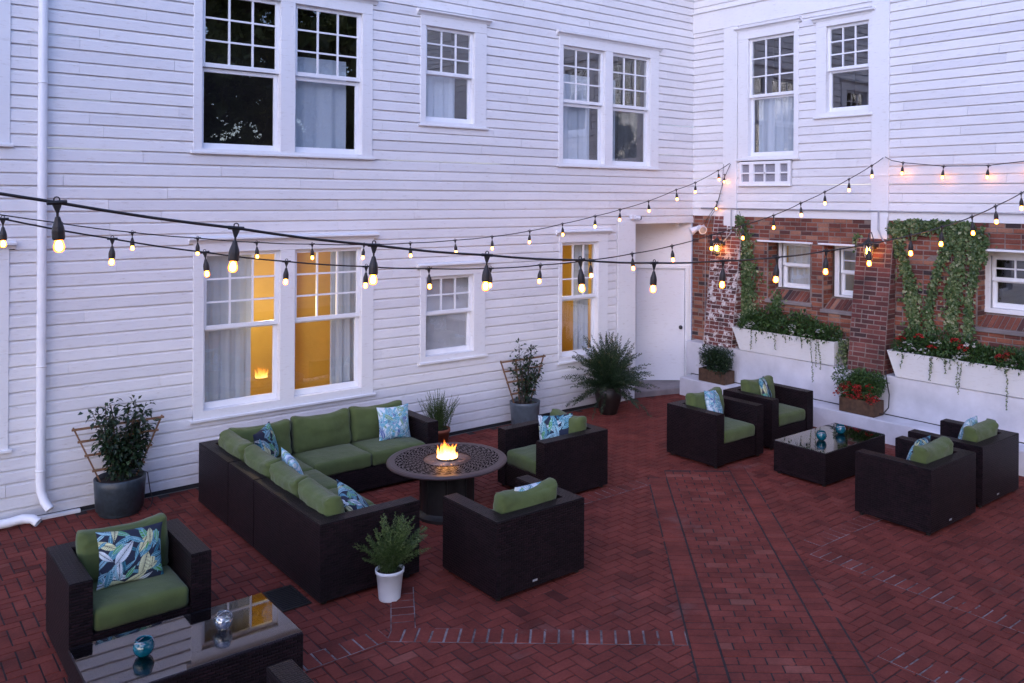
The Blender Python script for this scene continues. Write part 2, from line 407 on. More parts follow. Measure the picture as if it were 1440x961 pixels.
# ------------------------------------------------------------------ the ground
m_ = MB(); m_.add([(-90, -90, -.02), (90, -90, -.02), (90, 90, -.02), (-90, 90, -.02)], [(0, 1, 2, 3)])
struct(m_.build('ground', 'concrete'))
struct((lambda b: (b.box(-3, 13, -4, 10.11, -.019, -.006), b.build('paving_bed', 'joint'))[1])(MB()))
DD = Vector((.655, .7556, 0)); DN = Vector((.7556, -.655, 0))     # along and across the brick walkway
def paver(b, c, e1, e2, l, w_, z, t, rnd):
    hl, hw = l/2-.0036, w_/2-.0036
    z += rnd.uniform(-.0012, .0012); tl = rnd.uniform(-.0012, .0012); tw = rnd.uniform(-.0008, .0008)
    ang = rnd.uniform(-.012, .012); ca, sa = math.cos(ang), math.sin(ang)
    f1, f2 = e1*ca+e2*sa, e2*ca-e1*sa
    vs = []
    for k, (zz, gr) in enumerate(((z-.012, 0), (z, -.004))):
        for sx, sy in ((-1, -1), (1, -1), (1, 1), (-1, 1)):
            p = c+f1*sx*(hl+gr)+f2*sy*(hw+gr); vs.append((p.x, p.y, zz+(tl*sx+tw*sy)))
    b.add(vs, [(4, 5, 6, 7), (0, 1, 5, 4), (1, 2, 6, 5), (2, 3, 7, 6), (3, 0, 4, 7)], t)
EX, EY = Vector((1, 0, 0)), Vector((0, 1, 0))
rnd = random.Random(3)
pb = MB()
def tcol():
    t = rnd.gauss(.5, .13)
    if rnd.random() < .03: t -= .3
    return max(0, min(1, t))
# herringbone field, bricks 0.2 x 0.1
for i in range(-20, 62):
    for j in range(-12, 102):
        # unit of one horizontal and one vertical brick on the 0.1 grid
        a, b2 = i*.1*2+ (j*.1)*1, j*.1
        k = j
        x = i*.4+ (k % 4)*.1*1; y = k*.1
        if -1.2 < x < 11.6 and -1.2 < y < 10.05: paver(pb, Vector((x+.1, y+.05, 0)), EX, EY, .2, .1, 0, tcol(), rnd)
        x2 = i*.4+(k % 4)*.1+.3; y2 = k*.1
        if -1.2 < x2 < 11.6 and -1.2 < y2 < 10.0: paver(pb, Vector((x2+.05, y2+.1, 0)), EY, EX, .2, .1, 0, tcol(), rnd)
struct(pb.build('brick_patio', 'paver', recalc=False))
# walkway and soldier-course borders: laid a few millimetres proud of the field
bb, lj, dj = MB(), MB(), MB()
def band(org, ed, en, length, width, lime=True, z=.003):
    """soldier course: bricks across a strip that runs along ed"""
    n = int(length/.104); q = [org, org+ed*length, org+ed*length+en*width, org]
    c4 = [org, org+ed*length, org+ed*length+en*width, org+en*width]
    (lj if lime else dj).add([(p.x, p.y, z-.0015) for p in c4], [(0, 1, 2, 3)])
    for i in range(n):
        paver(bb, org+ed*(i+.5)*length/n+en*width/2, en, ed, width-.004, length/n-(.004 if lime else .0), z+.0035, tcol(), rnd)
def dpt(d, nn): return DD*d+DN*nn
def walk():
    z = .003
    c4 = [dpt(2, 1.05), dpt(10.45, 1.05), dpt(10.45, 1.835), dpt(2, 1.835)]
    dj.add([(p.x, p.y, z-.0015) for p in c4], [(0, 1, 2, 3)])
    for r in range(int(8.45/.1)):
        off = (r % 2)*.1+rnd.uniform(-.01, .01)
        xs = [1.05]; x = 1.05+(.1 if r % 2 else .2)
        while x < 1.80: xs.append(x); x += .2
        xs.append(1.835)
        for a, b2 in zip(xs, xs[1:]):
            if b2-a > .02: paver(bb, dpt(2+(r+.5)*.1, (a+b2)/2), DN, DD, b2-a, .1, z+.0035, min(1, tcol()+.16), rnd)
walk()
band(dpt(2, .835), DD, DN, 8.15, .211, False); band(dpt(2, 1.84), DD, DN, 8.6, .20, False)
dj.add([(p.x, p.y, .0012) for p in (dpt(2, .827), dpt(10.17, .827), dpt(10.17, 2.05), dpt(2, 2.05))], [(0, 1, 2, 3)])
band(dpt(6.36, -1.40), DN, DD, 2.225, .21); q_ = G(549, 888, 0); band(q_, Vector((.48, .877, 0)), Vector((.877, -.48, 0)), .72, .19)
band(Vector((1.0, 5.72, 0)), EX, EY, 2.15, .2)
band(Vector((7.12, 4.68, 0)), EX, EY, 1.6, .2); band(Vector((6.88, 1.5, 0)), EY, EX, 3.15, .2); band(Vector((5.72, 1.4, 0)), EY, EX, 1.9, .2)
band(Vector((5.2, 6.95, 0)), EX, EY, 2.0, .2); band(Vector((.55, 3.2, 0)), EY, EX, 4.3, .2)
struct(bb.build('walkway_bricks', 'paver', recalc=False)); struct(lj.build('lime_mortar_bed', 'limejoint', recalc=False)); struct(dj.build('walkway_bed', 'joint', recalc=False))

# ------------------------------------------------------------------ facade helpers: (s along wall, d outward, h up)
def TL(s, d, h): return (s, YW-d, h)
def TR(s, d, h): return (XW-d, s, h)
def subtract(a, b, cuts):
    seg = [(a, b)]
    for c, d in cuts:
        out = []
        for x, y in seg:
            if d <= x or c >= y: out.append((x, y)); continue
            if c > x: out.append((x, c))
            if d < y: out.append((d, y))
        seg = out
    return [(x, y) for x, y in seg if y-x > .015]
def siding(T, s0, s1, h0, h1, holes, phase, pitch=.1285, seed=1):
    rn = random.Random(seed); b = MB()
    k0 = math.floor((h0-phase)/pitch)-1
    for k in range(k0, int((h1-phase)/pitch)+2):
        a, c = phase+k*pitch, phase+(k+1)*pitch
        # profile (height, outward): underside, bottom arris, flat face, cove at the top
        kn = [(a, -.012), (a+.0004, .023), (a+.003, .026), (c-.030, .020), (c-.018, .012), (c-.006, .004), (c-.0002, .000)]
        def dof(z):
            for (z0, d0), (z1, d1) in zip(kn, kn[1:]):
                if z <= z1: return d0+(d1-d0)*max(0, (z-z0))/(z1-z0)
            return 0
        x = s0-rn.uniform(0, 3); joints = []
        while x < s1: joints.append((x, rn.uniform(.2, 1), rn.uniform(-.0015, .0015), rn.uniform(-.0022, .0022))); x += rn.uniform(1.0, 3.2)
        lo, hi = max(a, h0), min(c, h1)
        if hi-lo < .004: continue
        br = sorted({lo, hi} | {z for hh in holes for z in hh[2:4] if lo+.001 < z < hi-.001})
        for z0, z1 in zip(br, br[1:]):
            if z1-z0 < .002: continue
            zm = (z0+z1)/2
            cuts = [(h[0], h[1]) for h in holes if h[2] < zm < h[3]]
            zs_ = [z0]+[z for z, _ in kn if z0+.0001 < z < z1-.0001]+[z1]
            for x0, x1 in subtract(s0, s1, cuts):
                js = [x0]+[j[0] for j in joints if x0+.1 < j[0] < x1-.1]+[x1]
                for p, q in zip(js, js[1:]):
                    jt = [j for j in joints if j[0] <= p+.001]; _, t, dd, wv = jt[-1] if jt else joints[0]
                    g = .0018 if p != x0 else 0; e0 = wv if z0 == lo and len(br) == 2 else 0
                    vs = []; ns = max(1, int((q-p)/.45)); n = len(zs_)+2
                    for m_i in range(ns+1):
                        xx = p+g+(q-p-2*g)*m_i/ns; e1 = e0+.0035*noise.noise(Vector((xx*.8, k*.37, seed*3.1))) if len(br) == 2 else 0
                        d1 = dd+.0025*noise.noise(Vector((xx*.9, k*1.7, seed+8)))
                        vs += [T(xx, dof(z)+d1, z+e1) for z in zs_]+[T(xx, -.02, z1+e1), T(xx, -.02, z0+e1)]
                    fs_ = [tuple(range(n)), tuple(range(ns*n, (ns+1)*n))]
                    for m_i in range(ns): fs_ += [(m_i*n+i, m_i*n+(i+1) % n, (m_i+1)*n+(i+1) % n, (m_i+1)*n+i) for i in range(n)]
                    b.add(vs, fs_, t)
    return b
def wavy(b, T, s0, s1, h0, h1, d, folds, amp, t=.5, seed=0, gather=0):
    rn = random.Random(seed); n = max(12, int(folds*10)); ph = rn.uniform(0, 6)
    rows = 8; vs = []; fs = []
    for r in range(rows+1):
        v = r/rows; h = h1+(h0-h1)*v
        for i in range(n+1):
            u = i/n; x = s0+(s1-s0)*u
            a = amp*(.5+.5*v)*(math.sin(u*folds*6.283+ph+.5*math.sin(3*v))+.4*math.sin(u*folds*14.7+2*ph))
            x += gather*v*(u-.5)*.3*math.sin(v*3)
            vs.append(T(x, d+a, h))
    for r in range(rows):
        for i in range(n): fs.append((r*(n+1)+i, r*(n+1)+i+1, (r+1)*(n+1)+i+1, (r+1)*(n+1)+i))
    b.add(vs, fs, t)

HOLES = {'L': [], 'R': []}
def window(T, side, house, sashes, zz, cas, headtrim=True, muntin=(3, 3), curtains=(), lit=False, blind=False, sill=True, label=None, deep=0.0, casing=True, dropd=.0, roomx=None):
    """sashes: list of (s0,s1) glass width; zz=(lower0,lower1,upper0,upper1); cas=(s0,s1,h0,h1) casing outline"""
    c0, c1, h0, h1 = cas; l0, l1, u0, u1 = zz
    TT = lambda s, d, h: T(s, d-deep, h)
    fr = MB(); jd = .13
    st = .045
    glassops = [(a-st, b_+st) for a, b_ in sashes]
    zlo, zhi = l0-.07, u1+.045
    if casing:
        D = .034
        HOLES[side].append((c0+.004, c1-.004, h0+.004, h1-.004))
        # head, side boards, mullions
        xs = [c0]+[v for o in glassops for v in o]+[c1]
        for i in range(0, len(xs), 2):
            fr.box(xs[i], xs[i+1], -.0, D, h0+.03, zhi, T=TT, ch=.003)
        fr.box(c0, c1, -.0, D+.002, zhi, h1, T=TT, ch=.003)
        fr.box(c0, c1, -.0, D-.002, h0+.03, zlo, T=TT)
    else:
        xs = [c0]+[v for o in glassops for v in o]+[c1]
        for i in range(0, len(xs), 2): fr.box(xs[i], xs[i+1], -.03, .03, h0, zhi, T=TT, ch=.003)
        fr.box(c0, c1, -.03, .032, zhi, h1, T=TT, ch=.003); fr.box(c0, c1, -.03, .035, h0, zlo, T=TT, ch=.003)
    for a, b_ in glassops:   # jambs
        fr.box(a-.02, a, -jd, -.001, zlo-.02, zhi+.02, T=TT); fr.box(b_, b_+.02, -jd, -.001, zlo-.02, zhi+.02, T=TT)
        fr.box(a, b_, -jd, -.001, zhi, zhi+.02, T=TT); fr.box(a, b_, -jd, -.001, zlo-.02, zlo, T=TT)
    win = fr.build('window', 'trim', house)
    if label: win['label'] = label
    if casing and sill:
        b = MB(); b.box(c0-.03, c1+.03, -.0, .060, h0, h0+.03, T=TT, ch=.004); b.build('sill', 'trim', win)
    if headtrim:
        b = MB()
        zt = h1
        vs = [TT(x, d, h) for x in (c0-.055, c1+.055) for d, h in ((0, zt), (.038, zt), (.05, zt+.030), (.095, zt+.045), (.095, zt+.062), (0, zt+.088))]
        b.add(vs, [(0, 1, 7, 6), (1, 2, 8, 7), (2, 3, 9, 8), (3, 4, 10, 9), (4, 5, 11, 10), (0, 5, 4, 3, 2, 1), (6, 7, 8, 9, 10, 11)])
        HOLES[side].append((c0-.05, c1+.05, zt-.01, zt+.085)); b.build('head_trim', 'trim', win)
    us, lsb, gp = MB(), MB(), MB()
    for a, b_ in sashes:
        # upper sash (outer), lower sash (inner)
        for (z0, z1, da, db, bot, top, B, mun) in ((u0, u1, -.055, -.018, .05, .045, us, muntin), (l0, l1, -.10, -.062, .07, .045, lsb, None)):
            B.box(a-st, a, da, db, z0-bot, z1+top, T=TT, ch=.003); B.box(b_, b_+st, da, db, z0-bot, z1+top, T=TT, ch=.003)
            B.box(a, b_, da, db, z0-bot, z0, T=TT, ch=.003); B.box(a, b_, da, db, z1, z1+top, T=TT, ch=.003)
            if mun:
                for i in range(1, mun[0]): x = a+(b_-a)*i/mun[0]; B.box(x-.010, x+.010, da+.006, db-.004, z0, z1, T=TT)
                for i in range(1, mun[1]): z = z0+(z1-z0)*i/mun[1]; B.box(a, b_, da+.007, db-.005, z-.010, z+.010, T=TT)
            dm = (da+db)/2
            gp.add([TT(a, dm, z0), TT(b_, dm, z0), TT(b_, dm, z1), TT(a, dm, z1)], [(0, 1, 2, 3)])
    us.build('upper_sash', 'sash', win); lsb.build('lower_sash', 'sash', win)
    gp.build('pane', 'pane', win)
    # room behind
    e = .35; r0, r1, q0, q1 = sashes[0][0]-st-e, sashes[-1][1]+st+e, zlo-.4, zhi+.3
    if roomx: r0, r1 = roomx
    dp = 1.3 if lit else 1.0
    b = MB(); A, Z = -jd, -jd-dp
    vs = [TT(x, d, h) for d in (A, Z) for x, h in ((r0, q0), (r1, q0), (r1, q1), (r0, q1))]
    b.add(vs, [(0, 1, 5, 4), (1, 2, 6, 5), (2, 3, 7, 6), (3, 0, 4, 7), (4, 5, 6, 7)])
    # front ring: strips around each opening
    ys = [r0]+[v for o in glassops for v in o]+[r1]
    for i in range(0, len(ys), 2): b.add([TT(ys[i], A-.001, q0), TT(ys[i+1], A-.001, q0), TT(ys[i+1], A-.001, q1), TT(ys[i], A-.001, q1)], [(0, 1, 2, 3)])
    for a, b_ in glassops:
        b.add([TT(a, A-.001, q0), TT(b_, A-.001, q0), TT(b_, A-.001, zlo), TT(a, A-.001, zlo)], [(0, 1, 2, 3)])
        b.add([TT(a, A-.001, zhi), TT(b_, A-.001, zhi), TT(b_, A-.001, q1), TT(a, A-.001, q1)], [(0, 1, 2, 3)])
    b.build('room', 'roomlit' if lit else 'roomdark', win, recalc=False)
    if lit:
        pl = bpy.data.lights.new('room_lamp', 'POINT'); pl.energy = lit; pl.color = (1, .76, .42); pl.shadow_soft_size = .12
        lo = bpy.data.objects.new('room_lamp', pl); C.objects.link(lo); p = Vector(TT((r0+r1)/2+.03, -jd-.42, (q0+q1)/2+.2)); lo.parent = win
        off = Vector(); q = win
        while q is not None: off += q.location; q = q.parent
        lo.location = p-off
    if lit and len(sashes) == 2:
        b = MB(); b.box(sashes[1][0]+.36, sashes[1][0]+.40, -1.1, -1.35, q0, q1, T=TT); b.build('room_partition', 'roomlit', win)
    for k, cu in enumerate(curtains):
        b = MB(); wavy(b, TT, cu[0], cu[1], cu[2], cu[3], -jd-.045, cu[4], .020, cu[5] if len(cu) > 5 else .5, seed=k+int(c0*10)); b.build('curtain', 'curtain', win, recalc=False, smooth=True)
    if blind:
        b = MB(); b.box(sashes[0][0]-.04, sashes[-1][1]+.04, -.128, -.122, l0-.02, u1+.04, T=TT); b.build('blind', 'blind', win)
    return win

# ------------------------------------------------------------------ left house
hl = empty('clapboard_house', (6, YW+.5, 0), 'long white clapboard wing with double-hung windows, filling the left of the courtyard', 'house')
WU = (3.88, 4.69, 4.79, 5.56); WLo = (.92, 1.73, 1.80, 2.59)
window(TL, 'L', hl, [(3.19, 4.00), (4.27, 5.06)], WU, (3.05, 5.25, 3.75, 5.74), curtains=[(4.27, 4.98, 3.7, 5.0, 2.5, .7)])
window(TL, 'L', hl, [(6.08, 6.77)], (4.37, 4.93, 4.99, 5.54), (5.95, 7.02, 4.23, 5.72), curtains=[(6.05, 6.62, 4.2, 5.0, 3.2, .8)])
window(TL, 'L', hl, [(8.48, 9.25), (9.51, 10.28)], WU, (8.35, 10.52, 3.75, 5.74), curtains=[(8.45, 9.15, 3.7, 5.2, 3, .6), (9.5, 9.72, 3.7, 5.2, 2, .2)])
window(TL, 'L', hl, [(3.22, 4.01), (4.28, 5.07)], WLo, (3.06, 5.28, .73, 2.74), curtains=[(3.15, 3.78, .6, 2.75, 4.5, .3), (4.78, 5.2, .6, 2.75, 3.5, .3)], lit=11, label='lit double window with grey curtains and an ochre room behind')
window(TL, 'L', hl, [(6.10, 6.78)], (1.20, 1.66, 1.73, 2.16), (5.97, 7.02, 1.03, 2.31), muntin=(3, 2), blind=True)
window(TL, 'L', hl, [(8.48, 9.13)], (.91, 1.69, 1.77, 2.55), (8.37, 9.38, .75, 2.71), curtains=[(8.84, 9.15, .6, 2.7, 3, .3)], lit=4)
window(TL, 'L', hl, [(-.75, .05), (.33, 1.12)], WU, (-.89, 1.315, 3.75, 5.74))
window(TL, 'L', hl, [(-.75, .05), (.33, 1.12)], WLo, (-.89, 1.315, .73, 2.74))
HOLES['L'] += [(9.58, XW+.2, -1, 2.905)]
sd1 = siding(TL, -3.0, XW, .05, 7.9, HOLES['L'], 3.243, seed=4)
sd1.build('clapboard_siding', 'siding', hl, recalc=False)
b = MB(); b.box(-3, 9.99, -.25, -.004, .0, 2.89, T=TL)  # hidden sheathing is cut around rooms
b = MB()
# sheathing strips between openings (keeps daylight out of the wall)
cuts = sorted([(h[0], h[1], h[2], h[3]) for h in HOLES['L'] if h[1]-h[0] > .5])
b.box(9.40, 9.985, -.20, -.005, 0.0, 2.90, T=TL); b.box(-3, 9.985, -.06, -.005, 0, .66, T=TL); b.box(-3, XW, -.06, -.005, 2.95, 3.66, T=TL)
b.build('sheathing', 'trim', hl)
b = MB(); b.box(9.60, 9.99, -.006, .035, .0, 2.905, T=TL, ch=.004); b.build('corner_board', 'trim', hl)
b = MB(); b.box(9.99, XW+.0, -1.5, .022, 2.86, 2.905, T=TL); b.build('soffit', 'trim', hl)
b = MB(); b.box(-3, 9.98, -.02, .012, .0, .05, T=TL); b.build('base_gap', 'gap', hl)
b = MB(); b.box(.9, 1.95, .0, .06, .0, .035, T=TL, ch=.004); b.build('base_flashing', 'trim', hl)
b = MB(); b.box(9.95, 9.985, -.9, -.005, 0, 2.86, T=TL); b.build('alcove_side', 'trim', hl)
b = MB(); b.box(-3.2, XW+.4, -.3, .45, 7.9, 8.05, T=TL); b.build('eave', 'trim', hl)
# door wall, square to the view across the corner
RR = Vector((math.cos(HD), -math.sin(HD), 0)); RF = Vector((math.sin(HD), math.cos(HD), 0))
P0 = Vector((XW, YW, 0))
def TD(s, d, h): p = P0-RR*s-RF*d; return (p.x, p.y, h)     # s measured leftwards from the corner
b = MB()
b.box(0.02, .06, -.06, .0, 0, 2.86, T=TD); b.box(.06, .13, -.06, .03, 0, 2.10, T=TD, ch=.004)
b.box(1.05, 2.0, -.06, .0, 0, 2.86, T=TD); b.box(.06, 1.05, -.06, .0, 2.10, 2.86, T=TD); b.box(.98, 1.05, -.06, .03, .0, 2.10, T=TD, ch=.004); b.box(.13, .98, -.06, .03, 2.055, 2.10, T=TD, ch=.004)
b.build('door_wall', 'trim', hl)
b = MB(); b.box(.137, .973, -.05, -.01, .105, 2.05, T=TD, ch=.003); dr = b.build('door', 'doorpaint', hl)
b = MB(); kx = TD(.20, .03, 1.03)
for k in range(1): b.lathe([(0, -.028), (.02, -.024), (.028, -.008), (.028, .008), (.02, .024), (0, .028)], kx, 12)
b.tube([TD(.20, -.01, 1.03), TD(.20, .03, 1.03)], .012); b.tube([TD(.20, -.012, 1.03), TD(.20, -.004, 1.03)], .034, 14)
b.build('door_knob', 'metal', dr, smooth=True)
b = MB(); b.tube([TD(.30, .10, 2.86), TD(.30, .10, 2.80)], .045, 14); b.build('ceiling_lamp', 'plastic', hl)
b = MB(); p1, p2, p3, p4 = TD(-.05, -.05, 0), TD(1.6, -.05, 0), (10.0, 10.35, 0), (10.02, 10.12, 0)
poly = [(p1[0], p1[1]), (p2[0], p2[1]), (10.0, 10.12), (10.55, 9.98), (11.12, 9.80)]
b.prism(poly, 0, .095, .01); struct(b.build('door_landing', 'concrete'))
# downspout
b = MB(); X0 = 1.585
pts = [(X0, YW-.075, 7.9), (X0, YW-.075, .42), (X0+.005, YW-.08, .30), (X0+.03, YW-.12, .20), (X0+.07, YW-.18, .13)]
b.tube(pts, .042, 16, cap=False); b.tube([(x+.002, y-.002, z) for x, y, z in pts[-2:]], .036, 16, cap=False)
for z in (1.55, 4.4, .5): b.tube([(X0, YW-.075, z), (X0, YW-.075, z+.012)], .047, 16)
dsp = b.build('downspout', 'sash', None, smooth=True, recalc=False)
tag(dsp, 'tall white round downspout running down the left end of the clapboard wall', 'downspout')
b = MB(); pts = [(-1.0, YW-.12, .055), (1.32, YW-.13, .065), (1.42, YW-.15, .085), (1.50, YW-.19, .075), (1.545, YW-.23, .04)]
b.tube(pts, .044, 16, cap=False); o = b.build('drain_pipe', 'sash', None, smooth=True, recalc=False)
tag(o, 'white pipe lying along the foot of the wall, its open elbow by the downspout', 'pipe')

# ------------------------------------------------------------------ right building
hr = empty('brick_based_house', (XW+.5, 5, 0), 'white clapboard storey over a red brick basement wall, on the right', 'house')
window(TR, 'R', hr, [(8.08, 8.88)], (4.04, 4.90, 4.98, 5.85), (7.95, 9.13, 3.90, 6.03), curtains=[(8.1, 8.85, 3.8, 5.0, 4, .6)])
window(TR, 'R', hr, [(6.80, 7.42)], (4.66, 5.18, 5.26, 5.84), (6.70, 7.64, 4.50, 5.97))
YE = -1.0
bandz = (6.14, 6.47)
HOLES['R'] += [(9.14, 9.43, 2.9, 6.2), (6.43, 6.70, 2.9, 7.9), (YE, 10.2, bandz[0], bandz[1]), (8.06, 9.10, 3.49, 3.90)]
HOLES['R'] = [h for h in HOLES['R']]
sdr = siding(TR, YE, YW, 3.10, 7.9, HOLES['R'], 3.243, seed=9); sdr.build('clapboard_siding', 'siding', hr, recalc=False)
b = MB(); b.box(YE, YW, -.05, .018, 2.985, 3.10, T=TR, ch=.003); b.build('water_table_board', 'trim', hr)
b = MB(); b.box(YE, YW, -.05, .045, *bandz, T=TR, ch=.004); b.box(YE, YW, 0, .075, bandz[1], bandz[1]+.03, T=TR, ch=.004); b.build('belt_course', 'trim', hr)
b = MB(); b.box(9.14, 9.43, -.02, .045, 3.02, bandz[0]-.002, T=TR, ch=.004); b.box(9.16, 9.40, .0, .055, 2.70, 3.06, T=TR, ch=.004); b.build('pilaster', 'trim', hr)
b = MB(); b.box(6.43, 6.70, -.02, .047, 3.02, 7.9, T=TR, ch=.004); b.box(6.44, 6.69, .0, .060, 2.72, 3.05, T=TR, ch=.004); b.box(6.432, 6.698, .0, .058, 3.62, 3.63, T=TR); b.build('pilaster', 'trim', hr)
b = MB(); b.box(YE, YW, -.2, -.005, 2.985, 3.45, T=TR); b.box(YE, 6.4, -.2, -.005, 3.45, 7.9, T=TR); b.build('sheathing', 'trim', hr)
b = MB(); b.box(YE, YW+.3, -.3, .45, 7.9, 8.05, T=TR); b.build('eave', 'trim', hr)
b = MB(); b.tube([TR(4, .05, 3.115), TR(9.9, .05, 3.115)], .012); b.tube([TR(6.56, .075, 3.115), TR(6.56, .075, 2.85), TR(6.5, .10, 2.74), TR(6.40, .16, 2.66)], .012)
b.tube([TR(9.22, .075, 3.115), TR(9.22, .075, 2.72), TR(9.3, .10, 2.62), TR(9.40, .10, 2.52), TR(9.42, .10, 2.42)], .012); b.build('conduit', 'steel', hr, smooth=True)
b = MB(); b.tube([TR(9.40, .06, 3.86), TR(9.42, .07, 3.5), TR(9.52, .09, 3.12), TR(9.62, .12, 2.98), TR(9.80, .05, 2.70), TR(9.80, .04, 1.0)], .006); b.build('cord', 'steel', hr)
# air conditioner cover below the tall window
b = MB(); y0, y1, z0, z1 = 8.08, 9.08, 3.51, 3.885
for a, c in ((y0, y0+.055), (y0+.20, y0+.29), (y1-.29, y1-.20), (y1-.045, y1)): b.box(a, c, -.02, .050, z0, z1, T=TR, ch=.003)
for a, c in ((y0+.055, y0+.20), (y0+.29, y1-.29), (y1-.20, y1-.045)):
    b.box(a, c, -.02, .050, z0, z0+.05, T=TR); b.box(a, c, -.02, .050, z1-.045, z1, T=TR); b.box(a, c, -.018, .044, (z0+z1)/2-.012, (z0+z1)/2+.012, T=TR)
b.box((y0+y1)/2-.012, (y0+y1)/2+.012, -.018, .044, z0+.05, z1-.045, T=TR); b.box(y0-.02, y1+.02, .0, .07, z0-.025, z0, T=TR, ch=.003)
ac = b.build('air_conditioner_cover', 'sash', hr)
b = MB(); b.box(y0+.01, y1-.01, -.03, .012, z0+.01, z1-.01, T=TR); b.build('mesh_panel', 'lace', ac)

# brick basement wall: real bricks on a mortar core
rb = random.Random(11)
def brick_face(b, O, U, V, Nn, w_, h_, holes=(), bw=.198, bh=.068, soldier=False, jitter=.004, bias=0, mort=None):
    O, U, V, Nn = Vector(O), Vector(U).normalized(), Vector(V), Vector(Nn).normalized(); V = V.normalized()
    if soldier: bw, bh = .0735, .205
    rows = max(1, round(h_/bh)); bh = h_/rows
    for r in range(rows):
        z0, z1 = r*bh, (r+1)*bh
        x = -(bw/2 if (r % 2 and not soldier) else 0)
        while x < w_:
            L = bw if rb.random() > .12 or soldier else bw/2
            a, c = max(0, x), min(w_, x+L); x += L
            if c-a < .03: continue
            for p, q in subtract(a, c, [(h[0], h[1]) for h in holes if h[2] < z1-.01 and h[3] > z0+.01]):
                if q-p < .03: continue
                g = .0058+rb.uniform(0, .0022); d = .006+rb.uniform(-jitter, jitter)
                vs = []; ra = rb.gauss(0, .012); rz_ = rb.gauss(0, .0018)
                for dd, gg in ((-.03, g), (d-.003, g), (d, g+.004)):
                    for uu, vv in ((p+gg, z0+gg), (q-gg, z0+gg), (q-gg, z1-gg), (p+gg, z1-gg)):
                        vs.append(O+U*uu+V*(vv+rz_+(uu-(p+q)/2)*ra)+Nn*(dd+rb.uniform(-.001, .001)))
                t = rb.gauss(.5+bias, .26)
                if rb.random() < .10: t = rb.uniform(0, .2)
                if rb.random() < .05: t = rb.uniform(.85, 1)
                b.add(vs, [(0, 1, 5, 4), (1, 2, 6, 5), (2, 3, 7, 6), (3, 0, 4, 7), (4, 5, 9, 8), (5, 6, 10, 9), (6, 7, 11, 10), (7, 4, 8, 11), (8, 9, 10, 11)], max(0, min(1, t)))
OPEN = [(7.73, 8.54, 1.86, 2.59), (6.80, 7.52, 1.80, 2.59), (3.95, 5.20, 1.80, 2.62), (1.4, 2.9, 1.80, 2.62)]
bw_ = MB(); ystart = YE
brick_face(bw_, (XW, ystart, .84), (0, 1, 0), (0, 0, 1), (-1, 0, 0), YW-ystart, 2.15, [(a-ystart, c-ystart, z0-.84-.185, z1-.84) for a, c, z0, z1 in OPEN])
mo = MB()
# mortar core, cut round the openings
zs = .84
for a, c in subtract(ystart, YW, [(o[0]+.012, o[1]-.012) for o in OPEN]): mo.box(XW-.002, XW+.30, a, c, .80, 2.985)
for a, c, z0, z1 in OPEN: mo.box(XW, XW+.30, a+.012, c-.012, z1+.0, 2.985); mo.box(XW+.0, XW+.30, a+.012, c-.012, .80, z0-.17)
for a, c, z0, z1 in OPEN:
    # reveals and sloping soldier sill
    brick_face(bw_, (XW+.005, c-.012, z0-.17), (1, 0, 0), (0, 0, 1), (0, -1, 0), .24, z1-z0+.17); brick_face(bw_, (XW+.005, a+.012, z0-.17), (1, 0, 0), (0, 0, 1), (0, 1, 0), .24, z1-z0+.17)
    sl_ = Vector((.22, 0, .16)); brick_face(bw_, (XW+.01, a+.02, z0-.175), (0, 1, 0), sl_, Vector((0, 1, 0)).cross(sl_)*-1 if False else (-.16, 0, .22), c-a-.04, .25, soldier=True, bias=-.1)
    mo.add([(XW+.012, a, z0-.178), (XW+.012, c, z0-.178), (XW+.232, c, z0-.018), (XW+.232, a, z0-.018)], [(0, 1, 2, 3)])
    mo.box(XW+.232, XW+.236, a, c, z0-.3, z0+.0)
wallp = bw_.build('brick_wall', 'brick', hr, recalc=False); mo.build('mortar', 'mortar', wallp)
for k, (a, c, z0, z1) in enumerate(OPEN):
    b = MB(); b.box(XW-.045, XW+.26, a-.04, c+(.20 if k == 0 else .06), z1, z1+.028, ch=.004); b.build('lintel', 'trim', hr)
    b = MB(); b.box(XW-.03, XW+.03, a-.03, c+.03, z0-.235, z0-.18, ch=.006); b.build('sill_ledge', 'concrete', hr)
for k, (a, c, z0, z1) in enumerate(OPEN):
    lit = 1.5 if k == 0 else False
    if k == 0: window(TR, 'R', hr, [(7.80, 8.38)], (1.93, 2.19, 2.26, 2.53), (7.72, 8.48, z0, z1), headtrim=False, casing=False, deep=.24, muntin=(1, 1), lit=lit, curtains=[(7.98, 8.45, 1.8, 2.6, 4, .2)], label='lit basement window with a grey curtain')
    elif k == 1: window(TR, 'R', hr, [(6.9, 7.33)], (1.90, 2.14, 2.21, 2.50), (6.79, 7.45, z0, z1), headtrim=False, casing=False, deep=.24, muntin=(2, 2))
    else: window(TR, 'R', hr, [(a+.13, c-.13)], (1.93, 2.20, 2.27, 2.50), (a, c-.01, z0, z1), headtrim=False, casing=False, deep=.24, muntin=(4, 2))
